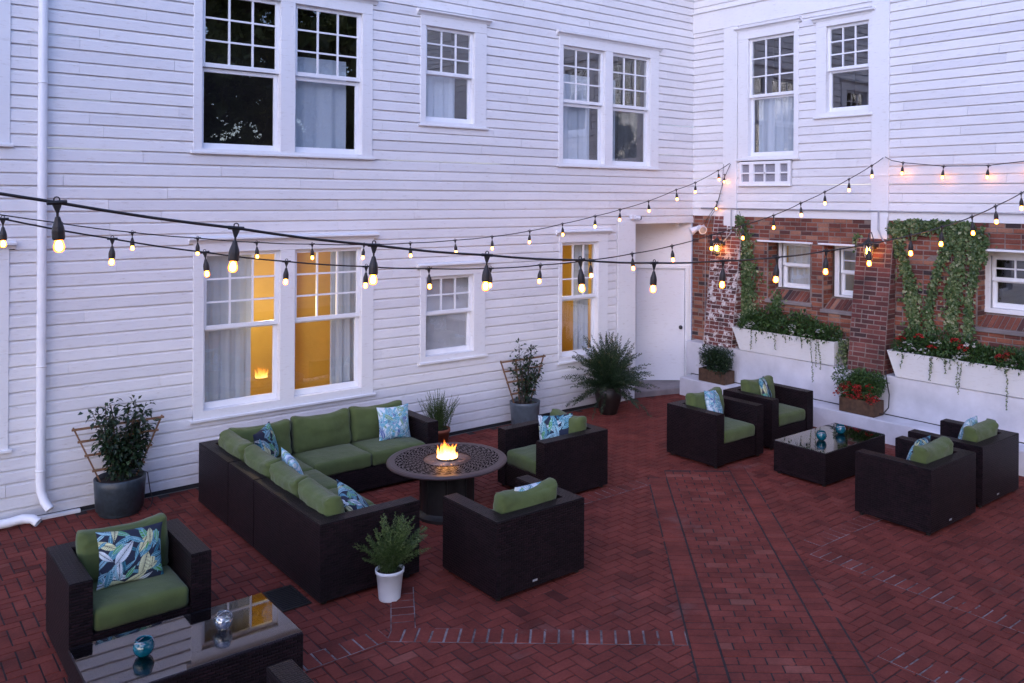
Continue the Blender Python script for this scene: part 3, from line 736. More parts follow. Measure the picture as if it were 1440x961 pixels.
# battered buttresses
def buttress(ya0, ya1, yb0, yb1, zb, zt, pb_, pt_, mat, mmat, label):
    bt, mt = MB(), MB()
    O = Vector((XW-pb_, yb0, zb)); V = Vector((pb_-pt_, 0, zt-zb)); h = V.length
    nrm = Vector((-(zt-zb), 0, pb_-pt_)).normalized()
    brick_face(bt, O, (0, 1, 0), V, nrm, yb1-yb0, h)
    # side facing -Y, stepped rows cut to the batter
    rows = int((zt-zb)/.068)
    for r in range(rows):
        p = pb_+(pt_-pb_)*(r+.5)/rows; z = zb+r*(zt-zb)/rows
        brick_face(bt, (XW-p+.004, yb0, z), (1, 0, 0), (0, 0, 1), (0, -1, 0), p-.004, (zt-zb)/rows); brick_face(bt, (XW-p+.004, yb1, z), (1, 0, 0), (0, 0, 1), (0, 1, 0), p-.004, (zt-zb)/rows)
    vs = [(XW-p, y, z) for z, p in ((zb, pb_), (zt, pt_)) for y in (yb0, yb1)]+[(XW+.01, y, z) for z in (zb, zt) for y in (yb0, yb1)]
    mt.add(vs, [(0, 1, 3, 2), (4, 5, 7, 6), (0, 2, 6, 4), (1, 3, 7, 5), (2, 3, 7, 6), (0, 1, 5, 4)])
    o = bt.build('buttress', mat, hr, recalc=False); o['label'] = label; mt.build('mortar', mmat, o)
buttress(9.03, 9.5, 9.02, 9.62, .84, 2.99, .30, .03, 'brickwhite', 'mortarwhite', 'sloping brick buttress with peeling whitewash')
buttress(6.35, 6.9, 6.34, 6.90, .84, 2.72, .31, .07, 'brickdeep', 'mortar', 'deep red sloping brick buttress')

# ------------------------------------------------------------------ white retaining wall, ledge, planters
rw = empty('retaining_wall', (11.2, 6, 0), 'low white painted retaining wall under the brick wall', 'wall')
def lumpy(x0, x1, y0, y1, z0, z1, stepy=.25):
    b = MB(); n = int((y1-y0)/stepy); rn = random.Random(5)
    prof = [(x0, z0), (x0, (z0+z1)/2), (x0+.004, z1-.012), (x0+.016, z1), (x1, z1)]
    vs = []
    for i in range(n+1):
        y = y0+(y1-y0)*i/n
        for x, z in prof: vs.append((x+rn.uniform(-.004, .004)*(x < x1), y, z+rn.uniform(-.004, .004)*(z > z0)))
    m = len(prof); fs = []
    for i in range(n):
        for k in range(m-1): fs.append((i*m+k, i*m+k+1, (i+1)*m+k+1, (i+1)*m+k))
    fs += [tuple(range(m)), tuple(range(n*m, (n+1)*m))]
    b.add(vs, fs); return b
lumpy(11.15, XW+.02, YE, 10.02, .28, .84).build('wall_face', 'wallpaint', rw)
lumpy(10.79, 11.16, YE, 9.84, .0, .295).build('ledge', 'wallpaint', rw)
b = MB(); b.box(11.138, 11.15, YE, 9.9, .296, .306); b.build('joint', 'gap', rw)

rl = random.Random(21)
def rv(r, s=1.0): return Vector((r.gauss(0, 1), r.gauss(0, 1), r.gauss(0, 1)))*s
def bush(b, c, rx, ry, rz, n, L, W, r, shell=.5, upb=.6):
    for i in range(n):
        q = rv(r).normalized()*(shell+(1-shell)*r.random())
        p = Vector((c[0]+q.x*rx, c[1]+q.y*ry, c[2]+q.z*rz))
        d = (q+rv(r, .6)+Vector((0, 0, upb*.3))); k = r.uniform(.6, 1.25)
        b.leaf(p, d, Vector((r.gauss(0, .4), r.gauss(0, .4), 1)), L*k, W*k, max(0, min(1, r.gauss(.5, .25))))
def blossoms(b, c, rx, ry, rz, n, size, r, shell=.9, front=None):
    for i in range(n):
        q = rv(r).normalized()
        if front is not None and q.dot(front) < -.1: q = -q
        p = Vector((c[0]+q.x*rx*shell, c[1]+q.y*ry*shell, c[2]+abs(q.z)*rz*shell if r.random() < .7 else c[2]+q.z*rz*shell))
        for k in range(5):
            d = Vector((math.cos(k*1.257), math.sin(k*1.257), .5))+rv(r, .3); b.leaf(p, d, q, size, size*.8, r.random())
def vine(b, st, p0, L, r, leafL=.022, dirv=Vector((0, 0, -1)), wob=.15, n=None, lat=None):
    p = Vector(p0); d = Vector(dirv); pts = [p.copy()]; n = n or int(L/.02)
    for i in range(n):
        d = (d+rv(r, wob*.3)+dirv*.25).normalized(); 
        if lat is not None: d = (d-lat*d.dot(lat)).normalized()
        p = p+d*.02; pts.append(p.copy())
        for k in range(2):
            b.leaf(p, rv(r).normalized()+dirv*.3, Vector((-1, 0, .3)), leafL*r.uniform(.7, 1.3), leafL*.8, r.random())
    st.tube(pts, .0018, 4)
def planter(y0, y1, label, seed, reds, whites, vines, sideivy=None):
    t = empty('planter_box', (11.2, (y0+y1)/2, .85), label, 'planter', 'long white planter boxes on the retaining wall')
    b = MB()
    pr = [(11.135, .850), (11.025, 1.215), (11.385, 1.215), (11.385, .850)]
    tk = .02
    inn = [(11.160, .87), (11.047, 1.215), (11.363, 1.215), (11.363, .87)]
    ys = (y0+.06, y0), (y1-.06, y1)
    def ye(z, k): f = (z-.85)/.365; return (y0+.07*(1-f)) if k == 0 else (y1-.07*(1-f))
    vs = [(x, ye(z, k), z) for k in (0, 1) for x, z in pr]
    vs += [(x, ye(z, 0)+tk, z) for x, z in inn]+[(x, ye(z, 1)-tk, z) for x, z in inn]
    b.add(vs, [(0, 1, 5, 4), (2, 3, 7, 6), (0, 4, 7, 3), (0, 3, 2, 1), (4, 5, 6, 7), (8, 9, 13, 12), (10, 11, 15, 14), (8, 12, 15, 11), (8, 11, 10, 9), (12, 13, 14, 15),
              (1, 9, 13, 5), (2, 10, 14, 6), (1, 2, 10, 9), (5, 6, 14, 13)])
    bx = b.build('box', 'trim', t)
    b = MB(); f = .5; x = 11.135+(11.025-11.135)*f-.003; z = .85+.365*f+.03
    b.add([(x-.001, y0+.03, z), (x-.001, y1-.03, z), (x-.0035, y1-.03, z+.008), (x-.0035, y0+.03, z+.008)], [(0, 1, 2, 3)]); b.build('board_joint', 'gap', bx)
    b = MB(); b.box(11.06, 11.36, y0+.05, y1-.05, 1.10, 1.185); b.build('soil', 'soil', t)
    r = random.Random(seed); g = MB(); st = MB(); n = int((y1-y0)/.17)
    for i in range(n):
        y = y0+.1+(y1-y0-.2)*(i+.5)/n+r.uniform(-.03, .03); hh = r.uniform(.11, .25)
        bush(g, (11.18+r.uniform(-.05, .03), y, 1.22+hh*.6), .20, .16, hh*1.15, 420, .060, .028, r)
    for i in range(int((y1-y0)*10)): # fine blades arching out
        y = r.uniform(y0+.1, y1-.1); d = Vector((-r.random(), r.uniform(-.8, .8), 1.1)).normalized(); p = Vector((11.18, y, 1.2))
        pts = [p+d*k*.06+Vector((-.004, 0, -.010))*k*k for k in range(6)]; g.tube(pts, [.003, .003, .0028, .0025, .002, .001], 3, t=.9)
    g.build('foliage', 'leafmid', t, recalc=False)
    for y, z in reds: fl = MB(); blossoms(fl, (11.04, y, z+.02), .05, .07, .05, 16, .026, r); fl.build('red_flower_cluster', 'petalred', t, recalc=False)
    for y, z in whites: fl = MB(); blossoms(fl, (11.02, y, z+.02), .05, .08, .05, 11, .019, r); fl.build('white_flower_cluster', 'petalwhite', t, recalc=False)
    vb = MB()
    for y, L in vines: vine(vb, st, (11.02, y, 1.21), L, r, dirv=Vector((-.06, r.uniform(-.12, .12), -1)), lat=Vector((1, 0, 0)))
    if sideivy:
        for i in range(7): vine(vb, st, (11.08+.04*i, sideivy, 1.25), r.uniform(.25, .45), r, .034, wob=.6)
    vb.build('trailing_vine', 'ivy', t, recalc=False); st.build('vine_stems', 'bark', t)
planter(7.06, 8.93, 'shorter white planter box between the two brick buttresses, white flowers and trailing vines', 31, [], [(8.55, 1.28), (7.75, 1.25), (7.5, 1.22), (8.6, 1.22), (7.3, 1.3), (7.8, 1.32)],
        [(8.55, .30), (8.45, .18), (8.1, .25), (7.46, .62), (7.36, .38), (7.33, .42), (7.62, .15), (7.9, .1)], 7.02)
planter(3.2, 6.24, 'longer white planter box right of the dark red buttress, red flowers and trailing vines', 32, [(5.78, 1.42), (5.30, 1.42), (5.2, 1.36), (4.62, 1.35), (4.72, 1.30), (6.05, 1.36), (5.6, 1.3)],
        [(5.9, 1.24), (5.95, 1.3), (5.7, 1.24), (5.2, 1.26), (5.25, 1.2), (4.6, 1.26), (4.65, 1.18), (5.55, 1.38), (5.1, 1.4)],
        [(6.0, .20), (5.62, .30), (5.6, .22), (5.42, .18), (5.25, .35), (5.2, .42), (4.66, .50), (4.3, .3), (5.35, .12)])
# ivy on the brick
def ivy(strokes, n, label, seed):
    r = random.Random(seed); p0 = PX(strokes[0][0][0], strokes[0][0][1], XW-.02)
    t = empty('climbing_ivy', (XW-.03, p0.y, p0.z), label, 'ivy', 'variegated ivies climbing the brick wall'); g = MB(); st = MB()
    tot = 0; segs = []
    for s_ in strokes:
        pts = [(PX(u, v, XW-.03), wd) for u, v, wd in s_]
        st.tube([p+rv(r, .006) for p, _ in pts], .004, 5)
        for (a, wa), (c, wc) in zip(pts, pts[1:]):
            L = (c-a).length*(wa+wc)/2; segs.append((a, c, wa, wc, L)); tot += L
    for a, c, wa, wc, L in segs:
        for i in range(max(4, int(n*L/tot))):
            f = r.random(); wd = wa+(wc-wa)*f; q = a.lerp(c, f)
            lump = .7+.5*noise.noise(q*5)
            p = q+Vector((-abs(r.gauss(0, .022)), r.gauss(0, wd*(.40 if r.random() < .85 else .8)*lump), r.gauss(0, wd*.35)))
            if p.z > 3.0: p.z = 3.0-r.random()*.05
            L_ = r.uniform(.034, .066); d = Vector((-.25*r.random(), r.gauss(0, .8), r.gauss(-.5, .6)))
            nn = noise.noise(q*9)
            g.leaf(p, d, Vector((-1, r.gauss(0, .35), r.gauss(.3, .3))), L_, L_*.85, max(0, min(1, r.gauss(.48+nn*.4, .22))))
    g.build('leaves', 'ivy', t, recalc=False); st.build('stems', 'bark', t)
ivy([[(1040, 298, .10), (1046, 325, .20), (1048, 360, .24), (1051, 395, .32), (1051, 430, .28), (1046, 468, .24)], [(1062, 470, .2), (1090, 455, .16), (1095, 412, .10)]], 2300, 'narrow column of ivy beside the whitewashed buttress', 41)
ivy([[(1252, 322, .10), (1275, 318, .20), (1310, 316, .16), (1350, 318, .18), (1374, 330, .2), (1380, 365, .14)],
     [(1262, 325, .1), (1272, 370, .08), (1282, 410, .20), (1288, 450, .18), (1290, 478, .16)],
     [(1345, 325, .2), (1327, 360, .09), (1313, 400, .07), (1306, 445, .08), (1312, 470, .14)],
     [(1356, 335, .16), (1350, 365, .13), (1344, 400, .17), (1338, 440, .18), (1342, 475, .12)],
     [(1372, 350, .14), (1372, 385, .07), (1364, 420, .08), (1362, 470, .06)], [(1262, 322, .08), (1258, 360, .05)]], 4600, 'wide spreading ivy in three hanging legs right of the middle buttress', 42)
ivy([[(1268, 332, .06), (1262, 345, .05)], [(1207, 330, .06), (1206, 350, .07), (1212, 338, .05)]], 130, 'small tuft of ivy on the middle buttress by the lantern', 43)
# ------------------------------------------------------------------ boxes of flowers on the ledge
def ledge_box(y0, y1, label, seed, red):
    t = empty('timber_planter', (10.98, (y0+y1)/2, .295), label, 'planter', 'timber boxes on the white ledge')
    b = MB(); x0, x1 = 10.84, 11.10; z0, z1 = .297, .50
    for a in ((x0, x0+.022, y0, y1), (x1-.022, x1, y0, y1), (x0+.022, x1-.022, y0, y0+.022), (x0+.022, x1-.022, y1-.022, y1)): b.box(a[0], a[1], a[2], a[3], z0, z1, ch=.003)
    b.box(x0+.02, x1-.02, y0+.02, y1-.02, z0+.005, z0+.03); b.build('box', 'wood', t)
    b = MB(); b.box(x0+.022, x1-.022, y0+.022, y1-.022, z0+.1, z1-.03); b.build('soil', 'soil', t)
    r = random.Random(seed); g = MB(); cy = (y0+y1)/2; w2 = (y1-y0)/2
    for i in range(16): bush(g, (10.94+r.uniform(-.09, .06), cy+r.uniform(-w2, w2)*.95, .62+r.uniform(-.05, .17)), .13, .13, .13, 330, .042, .020, r)
    g.build('foliage', 'leafmid' if red else 'leafdark', t, recalc=False)
    if red:
        for i in range(22):
            f = MB(); blossoms(f, (10.83+r.uniform(-.04, .02), cy+r.uniform(-w2, w2)*1.1, .58+r.uniform(-.10, .13)), .05, .06, .05, 12, .019, r); f.build('red_flower_cluster', 'petalred', t, recalc=False)
    for i in range(5 if red else 8):
        f = MB(); blossoms(f, (10.86, y1-.02+r.uniform(-.10, .05), .58+r.uniform(-.1, .1)), .05, .05, .05, 8, .018, r); f.build('white_flower_cluster', 'petalwhite', t, recalc=False)
ledge_box(8.93, 9.47, 'timber box with a plain green bush on the ledge by the white door', 51, False)
ledge_box(6.32, 6.86, 'timber box crowded with red flowers on the ledge below the middle buttress', 52, True)
b = MB(); b.tube([(11.03, 6.26, .92), (10.99, 6.22, .80), (11.06, 6.22, .60), (11.06, 6.23, .42), (11.0, 6.28, .33), (10.98, 6.33, .33)], .009, 8)
o = b.build('garden_hose', 'cable', smooth=True); tag(o, 'thin dark hose hanging beside the box of red flowers', 'hose')

# ------------------------------------------------------------------ wall lamps, camera, floodlight
def lantern(p, label, armdir):
    t = empty('wall_lantern', p, label, 'lantern', 'black lanterns fixed to the brick buttresses')
    b = MB(); c = Vector((0, 0, 0))
    R1, R2 = .075, .05
    for k in range(6):
        a = k*math.pi/3; b.tube([(R2*math.cos(a), R2*math.sin(a), -.11), (R1*math.cos(a), R1*math.sin(a), .08)], .005, 4)
    b.lathe([(.0, .19), (.012, .17), (.02, .15), (.055, .12), (.095, .085), (.095, .078), (.0, .078)], seg=6)
    b.lathe([(.0, -.15), (.015, -.14), (.052, -.115), (.052, -.105), (0, -.105)], seg=6)
    b.tube([(0, 0, .18), (.02, 0, .24), (.08, 0, .25), (.13, 0, .16), (.13, 0, .05)], .007, 6)
    b.lathe([(0, -.04), (.04, -.03), (.05, 0), (.04, .03), (0, .04)], (.14, 0, .05), 10)
    b.build('lantern_frame', 'metal', t, world=False)
    b = MB()
    for k in range(3):
        a = k*2.09; b.lathe([(0, -.05), (.010, -.035), (.013, .0), (.006, .03), (0, .045)], (.02*math.cos(a), .02*math.sin(a), -.01), 8)
    b.build('candle_bulb', 'lampflame', t, world=False, smooth=True)
    b = MB()
    for k in range(6):
        a, c2 = k*math.pi/3, (k+1)*math.pi/3
        b.add([(R2*math.cos(a), R2*math.sin(a), -.105), (R2*math.cos(c2), R2*math.sin(c2), -.105), (R1*math.cos(c2), R1*math.sin(c2), .078), (R1*math.cos(a), R1*math.sin(a), .078)], [(0, 1, 2, 3)])
    b.build('lantern_glass', 'pane', t, world=False, recalc=False)
pa = PX(1008, 348, XW-.25); lantern(pa, 'lit black lantern on the whitewashed buttress near the door', 1)
pb2 = PX(1221, 352, XW-.27); lantern(pb2, 'lit black lantern on the deep red middle buttress', 1)
b = MB(); p = PX(984, 320, XW-.12)
b.tube([p+Vector((.12, 0, .03)), p], .02, 10); b.lathe([(0, -.03), (.04, -.03), (.04, .03), (0, .03)], tuple(p), 14)
def can(b, p, d, L, r0, r1):
    d = d.normalized(); b.tube([p, p+d*L*.35, p+d*L], [r0, r0*1.15, r1], 18, cap=True)
fl_ = empty('floodlight', p, 'white twin floodlight fixed at the corner of the brick wall', 'floodlight')
can(b, p, Vector((-.45, -.9, -.3)), .15, .045, .075); can(b, p+Vector((0, .03, -.01)), Vector((-.9, .55, -.5)), .15, .04, .07)
b.build('lamp_housing', 'plastic', fl_)
b = MB(); q = p+Vector((-.45, -.9, -.3)).normalized()*.151; d = Vector((-.45, -.9, -.3)).normalized(); b.tube([q, q+d*.002], .055, 18); b.build('lens', 'steel', fl_)
p = PY(895, 306, YW-.08); sc_ = empty('security_camera', p, 'small security camera on the corner board above the door recess', 'camera')
b = MB(); b.box(p.x-.10, p.x-.01, p.y-.0, p.y+.07, p.z-.03, p.z+.04, ch=.006); b.tube([p+Vector((-.03, 0, 0)), p+Vector((.05, -.03, -.01))], .035, 14); b.build('camera_body', 'plastic', sc_)
b = MB(); q = p+Vector((.05, -.03, -.01)); b.tube([q, q+Vector((.02, -.012, -.004))], .028, 14); b.build('lens', 'metal', sc_)

# ------------------------------------------------------------------ festoon lights
sk = MB()
sk.tube([(0, 0, 0), (0, 0, -.055)], .0042, 6); sk.lathe([(.0, -.045), (.008, -.05), (.012, -.066), (.0175, -.082), (.0200, -.096), (.0200, -.122), (.018, -.128), (0, -.130)], seg=14)
for a, c in ((-.030, .030),): sk.tube([(a, 0, .0), (c, 0, .0)], .0075, 8)
sk.add([(-.016, -.004, -.002), (.016, -.004, -.002), (.004, -.004, -.035), (-.004, -.004, -.035), (-.016, .004, -.002), (.016, .004, -.002), (.004, .004, -.035), (-.004, .004, -.035)],
       [(0, 1, 2, 3), (4, 5, 6, 7), (0, 1, 5, 4), (1, 2, 6, 5), (2, 3, 7, 6), (3, 0, 4, 7)])
sk.tube([(.009*math.cos(a), 0, .010+.009*math.sin(a)) for a in [i*math.pi/6 for i in range(13)]], .0025, 5)
sock0 = sk.build('socket', 'cable'); sock_mesh = sock0.data; bpy.data.objects.remove(sock0)
bl = MB(); bl.lathe([(0, -.172), (.008, -.1705), (.0145, -.166), (.0178, -.156), (.0170, -.146), (.0140, -.138), (.012, -.129)], seg=12)
bl0 = bl.build('bulb', 'bulb', smooth=True); bulb_mesh = bl0.data; bpy.data.objects.remove(bl0)
def festoon(pix, A, Bx, label, extra_pts=(), bulbs=None, ang=182, seed=0):
    """pix: clips of the cable; A: wall anchor; cable lies in a vertical plane through A"""
    r = random.Random(seed); th = rad(ang); nn = Vector((-math.sin(th), math.cos(th), 0))
    t = empty('string_lights', A, label, 'string lights', 'strings of warm bulbs across the courtyard')
    P = []
    for u, v in pix:
        q = ray(u, v); k = (A.dot(nn)-Vector((0, 0, EYE)).dot(nn))/q.dot(nn); P.append(Vector((0, 0, EYE))+q*k)
    pts = P[:]
    if Bx is not None:
        d = (P[0]-P[1]); e = d.normalized()
        ext = [P[0]+Vector((e.x, e.y, 0))*k*1.0+Vector((0, 0, e.z*k+ .03*k*k)) for k in (3, 2, 1)]; pts = ext+pts
    pts = pts+[Vector(p) for p in extra_pts]+[A]
    # resample finely with slight sag between clips
    fine = []
    for a, c in zip(pts, pts[1:]):
        for k in range(4): f = k/4; fine.append(a.lerp(c, f)+Vector((0, 0, -.006*math.sin(math.pi*f))))
    fine.append(pts[-1])
    b = MB(); b.tube(fine, .0055, 8); b.build('cable', 'cable', t, smooth=True)
    allb = list(P)
    if Bx is not None: allb = ext+allb
    for p in allb:
        o = bpy.data.objects.new('socket', sock_mesh); C.objects.link(o); o.parent = t; o.location = p-A
        tilt = r.uniform(-.07, .07); o.rotation_euler = (tilt, r.uniform(-.09, .09), r.uniform(-.1, .1)+th)
        q = bpy.data.objects.new('bulb', bulb_mesh); C.objects.link(q); q.parent = o
    return P
S1 = [(80, 285), (332, 321), (526, 345), (685, 359), (816, 366), (920, 370), (1017, 367), (1093, 362), (1162, 353), (1221, 343), (1281, 331), (1325, 319), (1367, 305), (1400, 290), (1436, 272)]
S2 = [(4, 308), (158, 336), (288, 355), (403, 368), (515, 375), (603, 378), (690, 377.5), (760, 373), (830, 366), (889, 357), (945, 346), (1000, 331), (1045, 317), (1088, 303), (1126, 286), (1160, 270), (1194, 252), (1226, 233)]
S3 = [(83, 314), (186, 327), (278, 335), (361, 341), (439, 343.5), (512, 344), (577, 342), (640, 338), (692, 333), (745, 325), (791, 315), (837, 304), (872, 295), (912, 283), (951, 267), (978, 257), (1010, 240)]
A1 = Vector((11.33, 3.75, 3.95)); A2 = PX(1242, 222, XW-.07); A3 = PX(1026, 230, XW-.06)
festoon(S1, A1, 1, 'nearest and thickest string of bulbs, crossing the photo from upper left to lower right', extra_pts=[(9.6, 3.75-.03, 3.48), (10.4, 3.75, 3.68)], seed=1)
festoon(S2, A2, 1, 'middle string of bulbs, rising to the pilaster in the middle of the right wall', seed=2)
festoon(S3, A3, 1, 'farthest string of bulbs, along the clapboard wall up to the corner pilaster', seed=3)
# string along the right facade
t = empty('string_lights', A2+Vector((0, -.03, .01)), 'short string of bulbs glowing close against the upper right clapboards', 'string lights', 'strings of warm bulbs across the courtyard')
P = [PX(u, v, XW-.11) for u, v in ((1270, 229), (1327, 234), (1390, 233), (1448, 226), (1505, 216))]
b = MB(); b.tube([A2+Vector((0, -.03, .01)), PX(1254, 226, XW-.15)]+P+[PX(1560, 204, XW-.12)], .0055, 8); b.build('cable', 'cable', t, smooth=True)
for p in P:
    o = bpy.data.objects.new('socket', sock_mesh); C.objects.link(o); o.parent = t; o.location = p-t.location; o.rotation_euler = (.05, -.08, math.pi/2)
    q = bpy.data.objects.new('bulb', bulb_mesh); C.objects.link(q); q.parent = o
# tail hanging at the corner
t = empty('string_lights', A3+Vector((0, -.02, -.01)), 'short hanging tail of two bulbs beside the corner pilaster', 'string lights', 'strings of warm bulbs across the courtyard')
P = [PX(1019, 250, XW-.10), PX(1008, 288, XW-.09)]
b = MB(); b.tube([t.location, PX(1023, 240, XW-.10)]+P+[PX(996, 305, XW-.08), PX(988, 322, XW-.06)], .0045, 8); b.build('cable', 'cable', t, smooth=True)
for p in P:
    o = bpy.data.objects.new('socket', sock_mesh); C.objects.link(o); o.parent = t; o.location = p-t.location+Vector((0, 0, .05)); o.rotation_euler = (.12, .0, math.pi/2); o.scale = (.8, .8, .8)
    q = bpy.data.objects.new('bulb', bulb_mesh); C.objects.link(q); q.parent = o

# ------------------------------------------------------------------ cushions
def cushion_mesh(w_, d_, h_, kind, seed):
    """rounded slab grown from a gridded box; x width, y depth (height for back cushions), z thickness"""
    r = random.Random(seed); off = Vector((r.random()*50, r.random()*50, r.random()*50))
    nx, ny, nz = 30, 26, 7; rr = .036 if kind == 'seat' else .058
    def sp(n): return [math.sin((i/n-.5)*math.pi)*.6+(i/n-.5)*.8 for i in range(n+1)]
    gx, gy, gz = sp(nx), sp(ny), sp(nz); vs = []; fs = []; idx = {}
    def vert(i, j, k):
        if (i, j, k) in idx: return idx[i, j, k]
        u, v, w2 = gx[i], gy[j], gz[k]
        p = Vector((u*w_/2, v*d_/2, w2*h_/2)); q = Vector((max(-w_/2+rr, min(w_/2-rr, p.x)), max(-d_/2+rr, min(d_/2-rr, p.y)), max(-h_/2+rr, min(h_/2-rr, p.z))))
        e = p-q
        if e.length > 1e-6: p = q+e.normalized()*rr
        n1 = Vector((u*1.8, v*1.8, w2*.6))+off
        if kind == 'seat':
            p.z += (w2 > 0)*.020*(1-u**4)*(1-v**4)
            p.y += -.006*(v < -.5)*(1-u*u)+noise.noise(n1*2)*.003
            p.z += noise.noise(n1)*.006+noise.noise(n1*2.7)*.003; p.x += noise.noise(n1*1.7)*.003
        else:
            p.z += w2*.040*(1-u*u)*(1-v*v)
            p.y -= .040*(1-abs(u)**2.2)*max(0, (v+.2)/1.2)-.006*u*r0
            cr = noise.noise(Vector((u*2.0, v*2.4, .3*w2))+off)*.013+noise.noise(Vector((u*5.5, v*4, w2))+off)*.006
            cr += .007*math.sin(u*v*16+off.x)*max(0, abs(u)+abs(v)-1.1)
            p.z += cr; p.x += noise.noise(n1)*.008; p.y += noise.noise(n1+Vector((9, 0, 0)))*.009
        idx[i, j, k] = len(vs); vs.append(p); return idx[i, j, k]
    r0 = r.uniform(-1, 1)
    for i in range(nx):
        for j in range(ny):
            fs.append((vert(i, j, nz), vert(i+1, j, nz), vert(i+1, j+1, nz), vert(i, j+1, nz))); fs.append((vert(i, j, 0), vert(i, j+1, 0), vert(i+1, j+1, 0), vert(i+1, j, 0)))
    for k in range(nz):
        for i in range(nx):
            fs.append((vert(i, 0, k), vert(i+1, 0, k), vert(i+1, 0, k+1), vert(i, 0, k+1))); fs.append((vert(i, ny, k), vert(i, ny, k+1), vert(i+1, ny, k+1), vert(i+1, ny, k)))
        for j in range(ny):
            fs.append((vert(0, j, k), vert(0, j, k+1), vert(0, j+1, k+1), vert(0, j+1, k))); fs.append((vert(nx, j, k), vert(nx, j+1, k), vert(nx, j+1, k+1), vert(nx, j, k+1)))
    return vs, fs
def place(vs, Mx): return [Mx @ v for v in vs]
def piping(b, w_, d_, z, Mx, r=.0045):
    pts = []
    for k in range(41):
        a = 2*math.pi*k/40; c, s_ = math.cos(a), math.sin(a)
        x = math.copysign(abs(c)**.22, c)*(w_/2-.006); y = math.copysign(abs(s_)**.22, s_)*(d_/2-.006); pts.append(Mx @ Vector((x, y, z)))
    b.tube(pts, r, 5, cap=False)
def seat(par, cx, cy, w_, d_, z0, th=.15, seed=0):
    b = MB(); vs, fs = cushion_mesh(w_, d_, th, 'seat', seed); Mx = Matrix.Translation((cx, cy, z0+th/2)); b.add(place(vs, Mx), fs)
    o = b.build('seat_cushion', 'green', par, world=False, smooth=True)
    b = MB(); pts = []
    for k in range(65):
        a_ = 2*math.pi*k/64; c_, s_ = math.cos(a_), math.sin(a_)
        pts.append(Mx @ Vector((math.copysign(abs(c_)**.10, c_)*(w_/2-.003), math.copysign(abs(s_)**.10, s_)*(d_/2-.004), th/2-.026)))
    b.tube(pts, .0038, 5, cap=False); b.build('piping', 'green', o, world=False, smooth=True)
def back(par, cx, cy, w_, h_, z0, rz, lean=.16, th=.15, seed=0):
    """cushion leaning on a back; rz=0 faces local -Y"""
    b = MB(); vs, fs = cushion_mesh(w_, h_, th, 'back', seed)
    Mx = Matrix.Translation((cx, cy, z0+h_/2)) @ Matrix.Rotation(rz, 4, 'Z') @ Matrix.Rotation(math.pi/2-lean, 4, 'X')
    b.add(place(vs, Mx), fs); b.build('back_cushion', 'green', par, world=False, smooth=True)

AH, BASE = .656, .275
def frame(par, polys, rects):
    b = MB()
    for p in polys: b.prism(p, .035, AH, .006)
    for x0, x1, y0, y1 in rects: b.box(x0, x1, y0, y1, .036, BASE, ch=.005)
    b.build('wicker_frame', 'wicker', par, world=False, uv=True)
def feet(par, pts):
    for x, y in pts:
        b = MB(); b.lathe([(.02, 0), (.024, .03), (.024, .037)], (x, y, 0), 10); b.build('foot', 'metal', par, world=False)
def armchair(x0, x1, y0, y1, face, label, seed, tagplate=False):
    """footprint on the patio; face = direction the seat opens to"""
    W, D = (x1-x0, y1-y0) if face in ('-y', '+y') else (y1-y0, x1-x0)
    rz = {'-y': 0, '+y': math.pi, '-x': -math.pi/2, '+x': math.pi/2}[face]
    t = empty('armchair', ((x0+x1)/2, (y0+y1)/2, 0), label, 'armchair', 'dark wicker armchairs with green cushions', rz)
    a, w2, d2 = .145, W/2, D/2; bk = .13
    frame(t, [[(-w2, -d2), (-w2+a, -d2), (-w2+a, d2-bk), (w2-a, d2-bk), (w2-a, -d2), (w2, -d2), (w2, d2), (-w2, d2)]], [(-w2+a, w2-a, -d2+.008, d2-bk)])
    iw = W-2*a
    seat(t, 0, -bk/2+.0, iw-.008, D-bk-.01, BASE, .15, seed)
    back(t, 0, d2-bk-.115, iw-.02, .42, BASE+.12, 0, .15, .15, seed+5)
    feet(t, [(-w2+.05, -d2+.05), (w2-.05, -d2+.05), (-w2+.05, d2-.05), (w2-.05, d2-.05)])
    b = MB(); b.box(.05, .10, d2, d2+.002, .075, .092); b.build('maker_plate', 'steel', t, world=False)
    return t
armchair(1.21, 2.14, 6.60, 7.42, '-y', 'armchair alone beside the glass coffee table at lower left, facing the camera', 60)
armchair(1.06, 1.99, 3.94, 4.76, '+y', 'armchair almost outside the bottom edge, only its arm tip showing below the coffee table', 61)
armchair(4.08, 5.02, 5.69, 6.50, '+y', 'armchair in front of the fire table, its back to the camera', 62)
armchair(5.78, 6.70, 7.20, 8.05, '-x', 'armchair right of the fire table, turned towards the sofa', 63)
armchair(8.14, 9.06, 6.82, 7.64, '-y', 'left one of two armchairs side by side behind the square coffee table', 64)
armchair(9.32, 10.24, 6.88, 7.70, '-y', 'armchair next to the white ledge behind the square coffee table', 65)
armchair(8.13, 9.08, 4.13, 4.95, '+y', 'armchair with its back to the camera in front of the square coffee table', 66)
armchair(9.30, 10.20, 4.16, 5.00, '+y', 'armchair with its back to the camera at the right edge, nearest the white wall', 67)
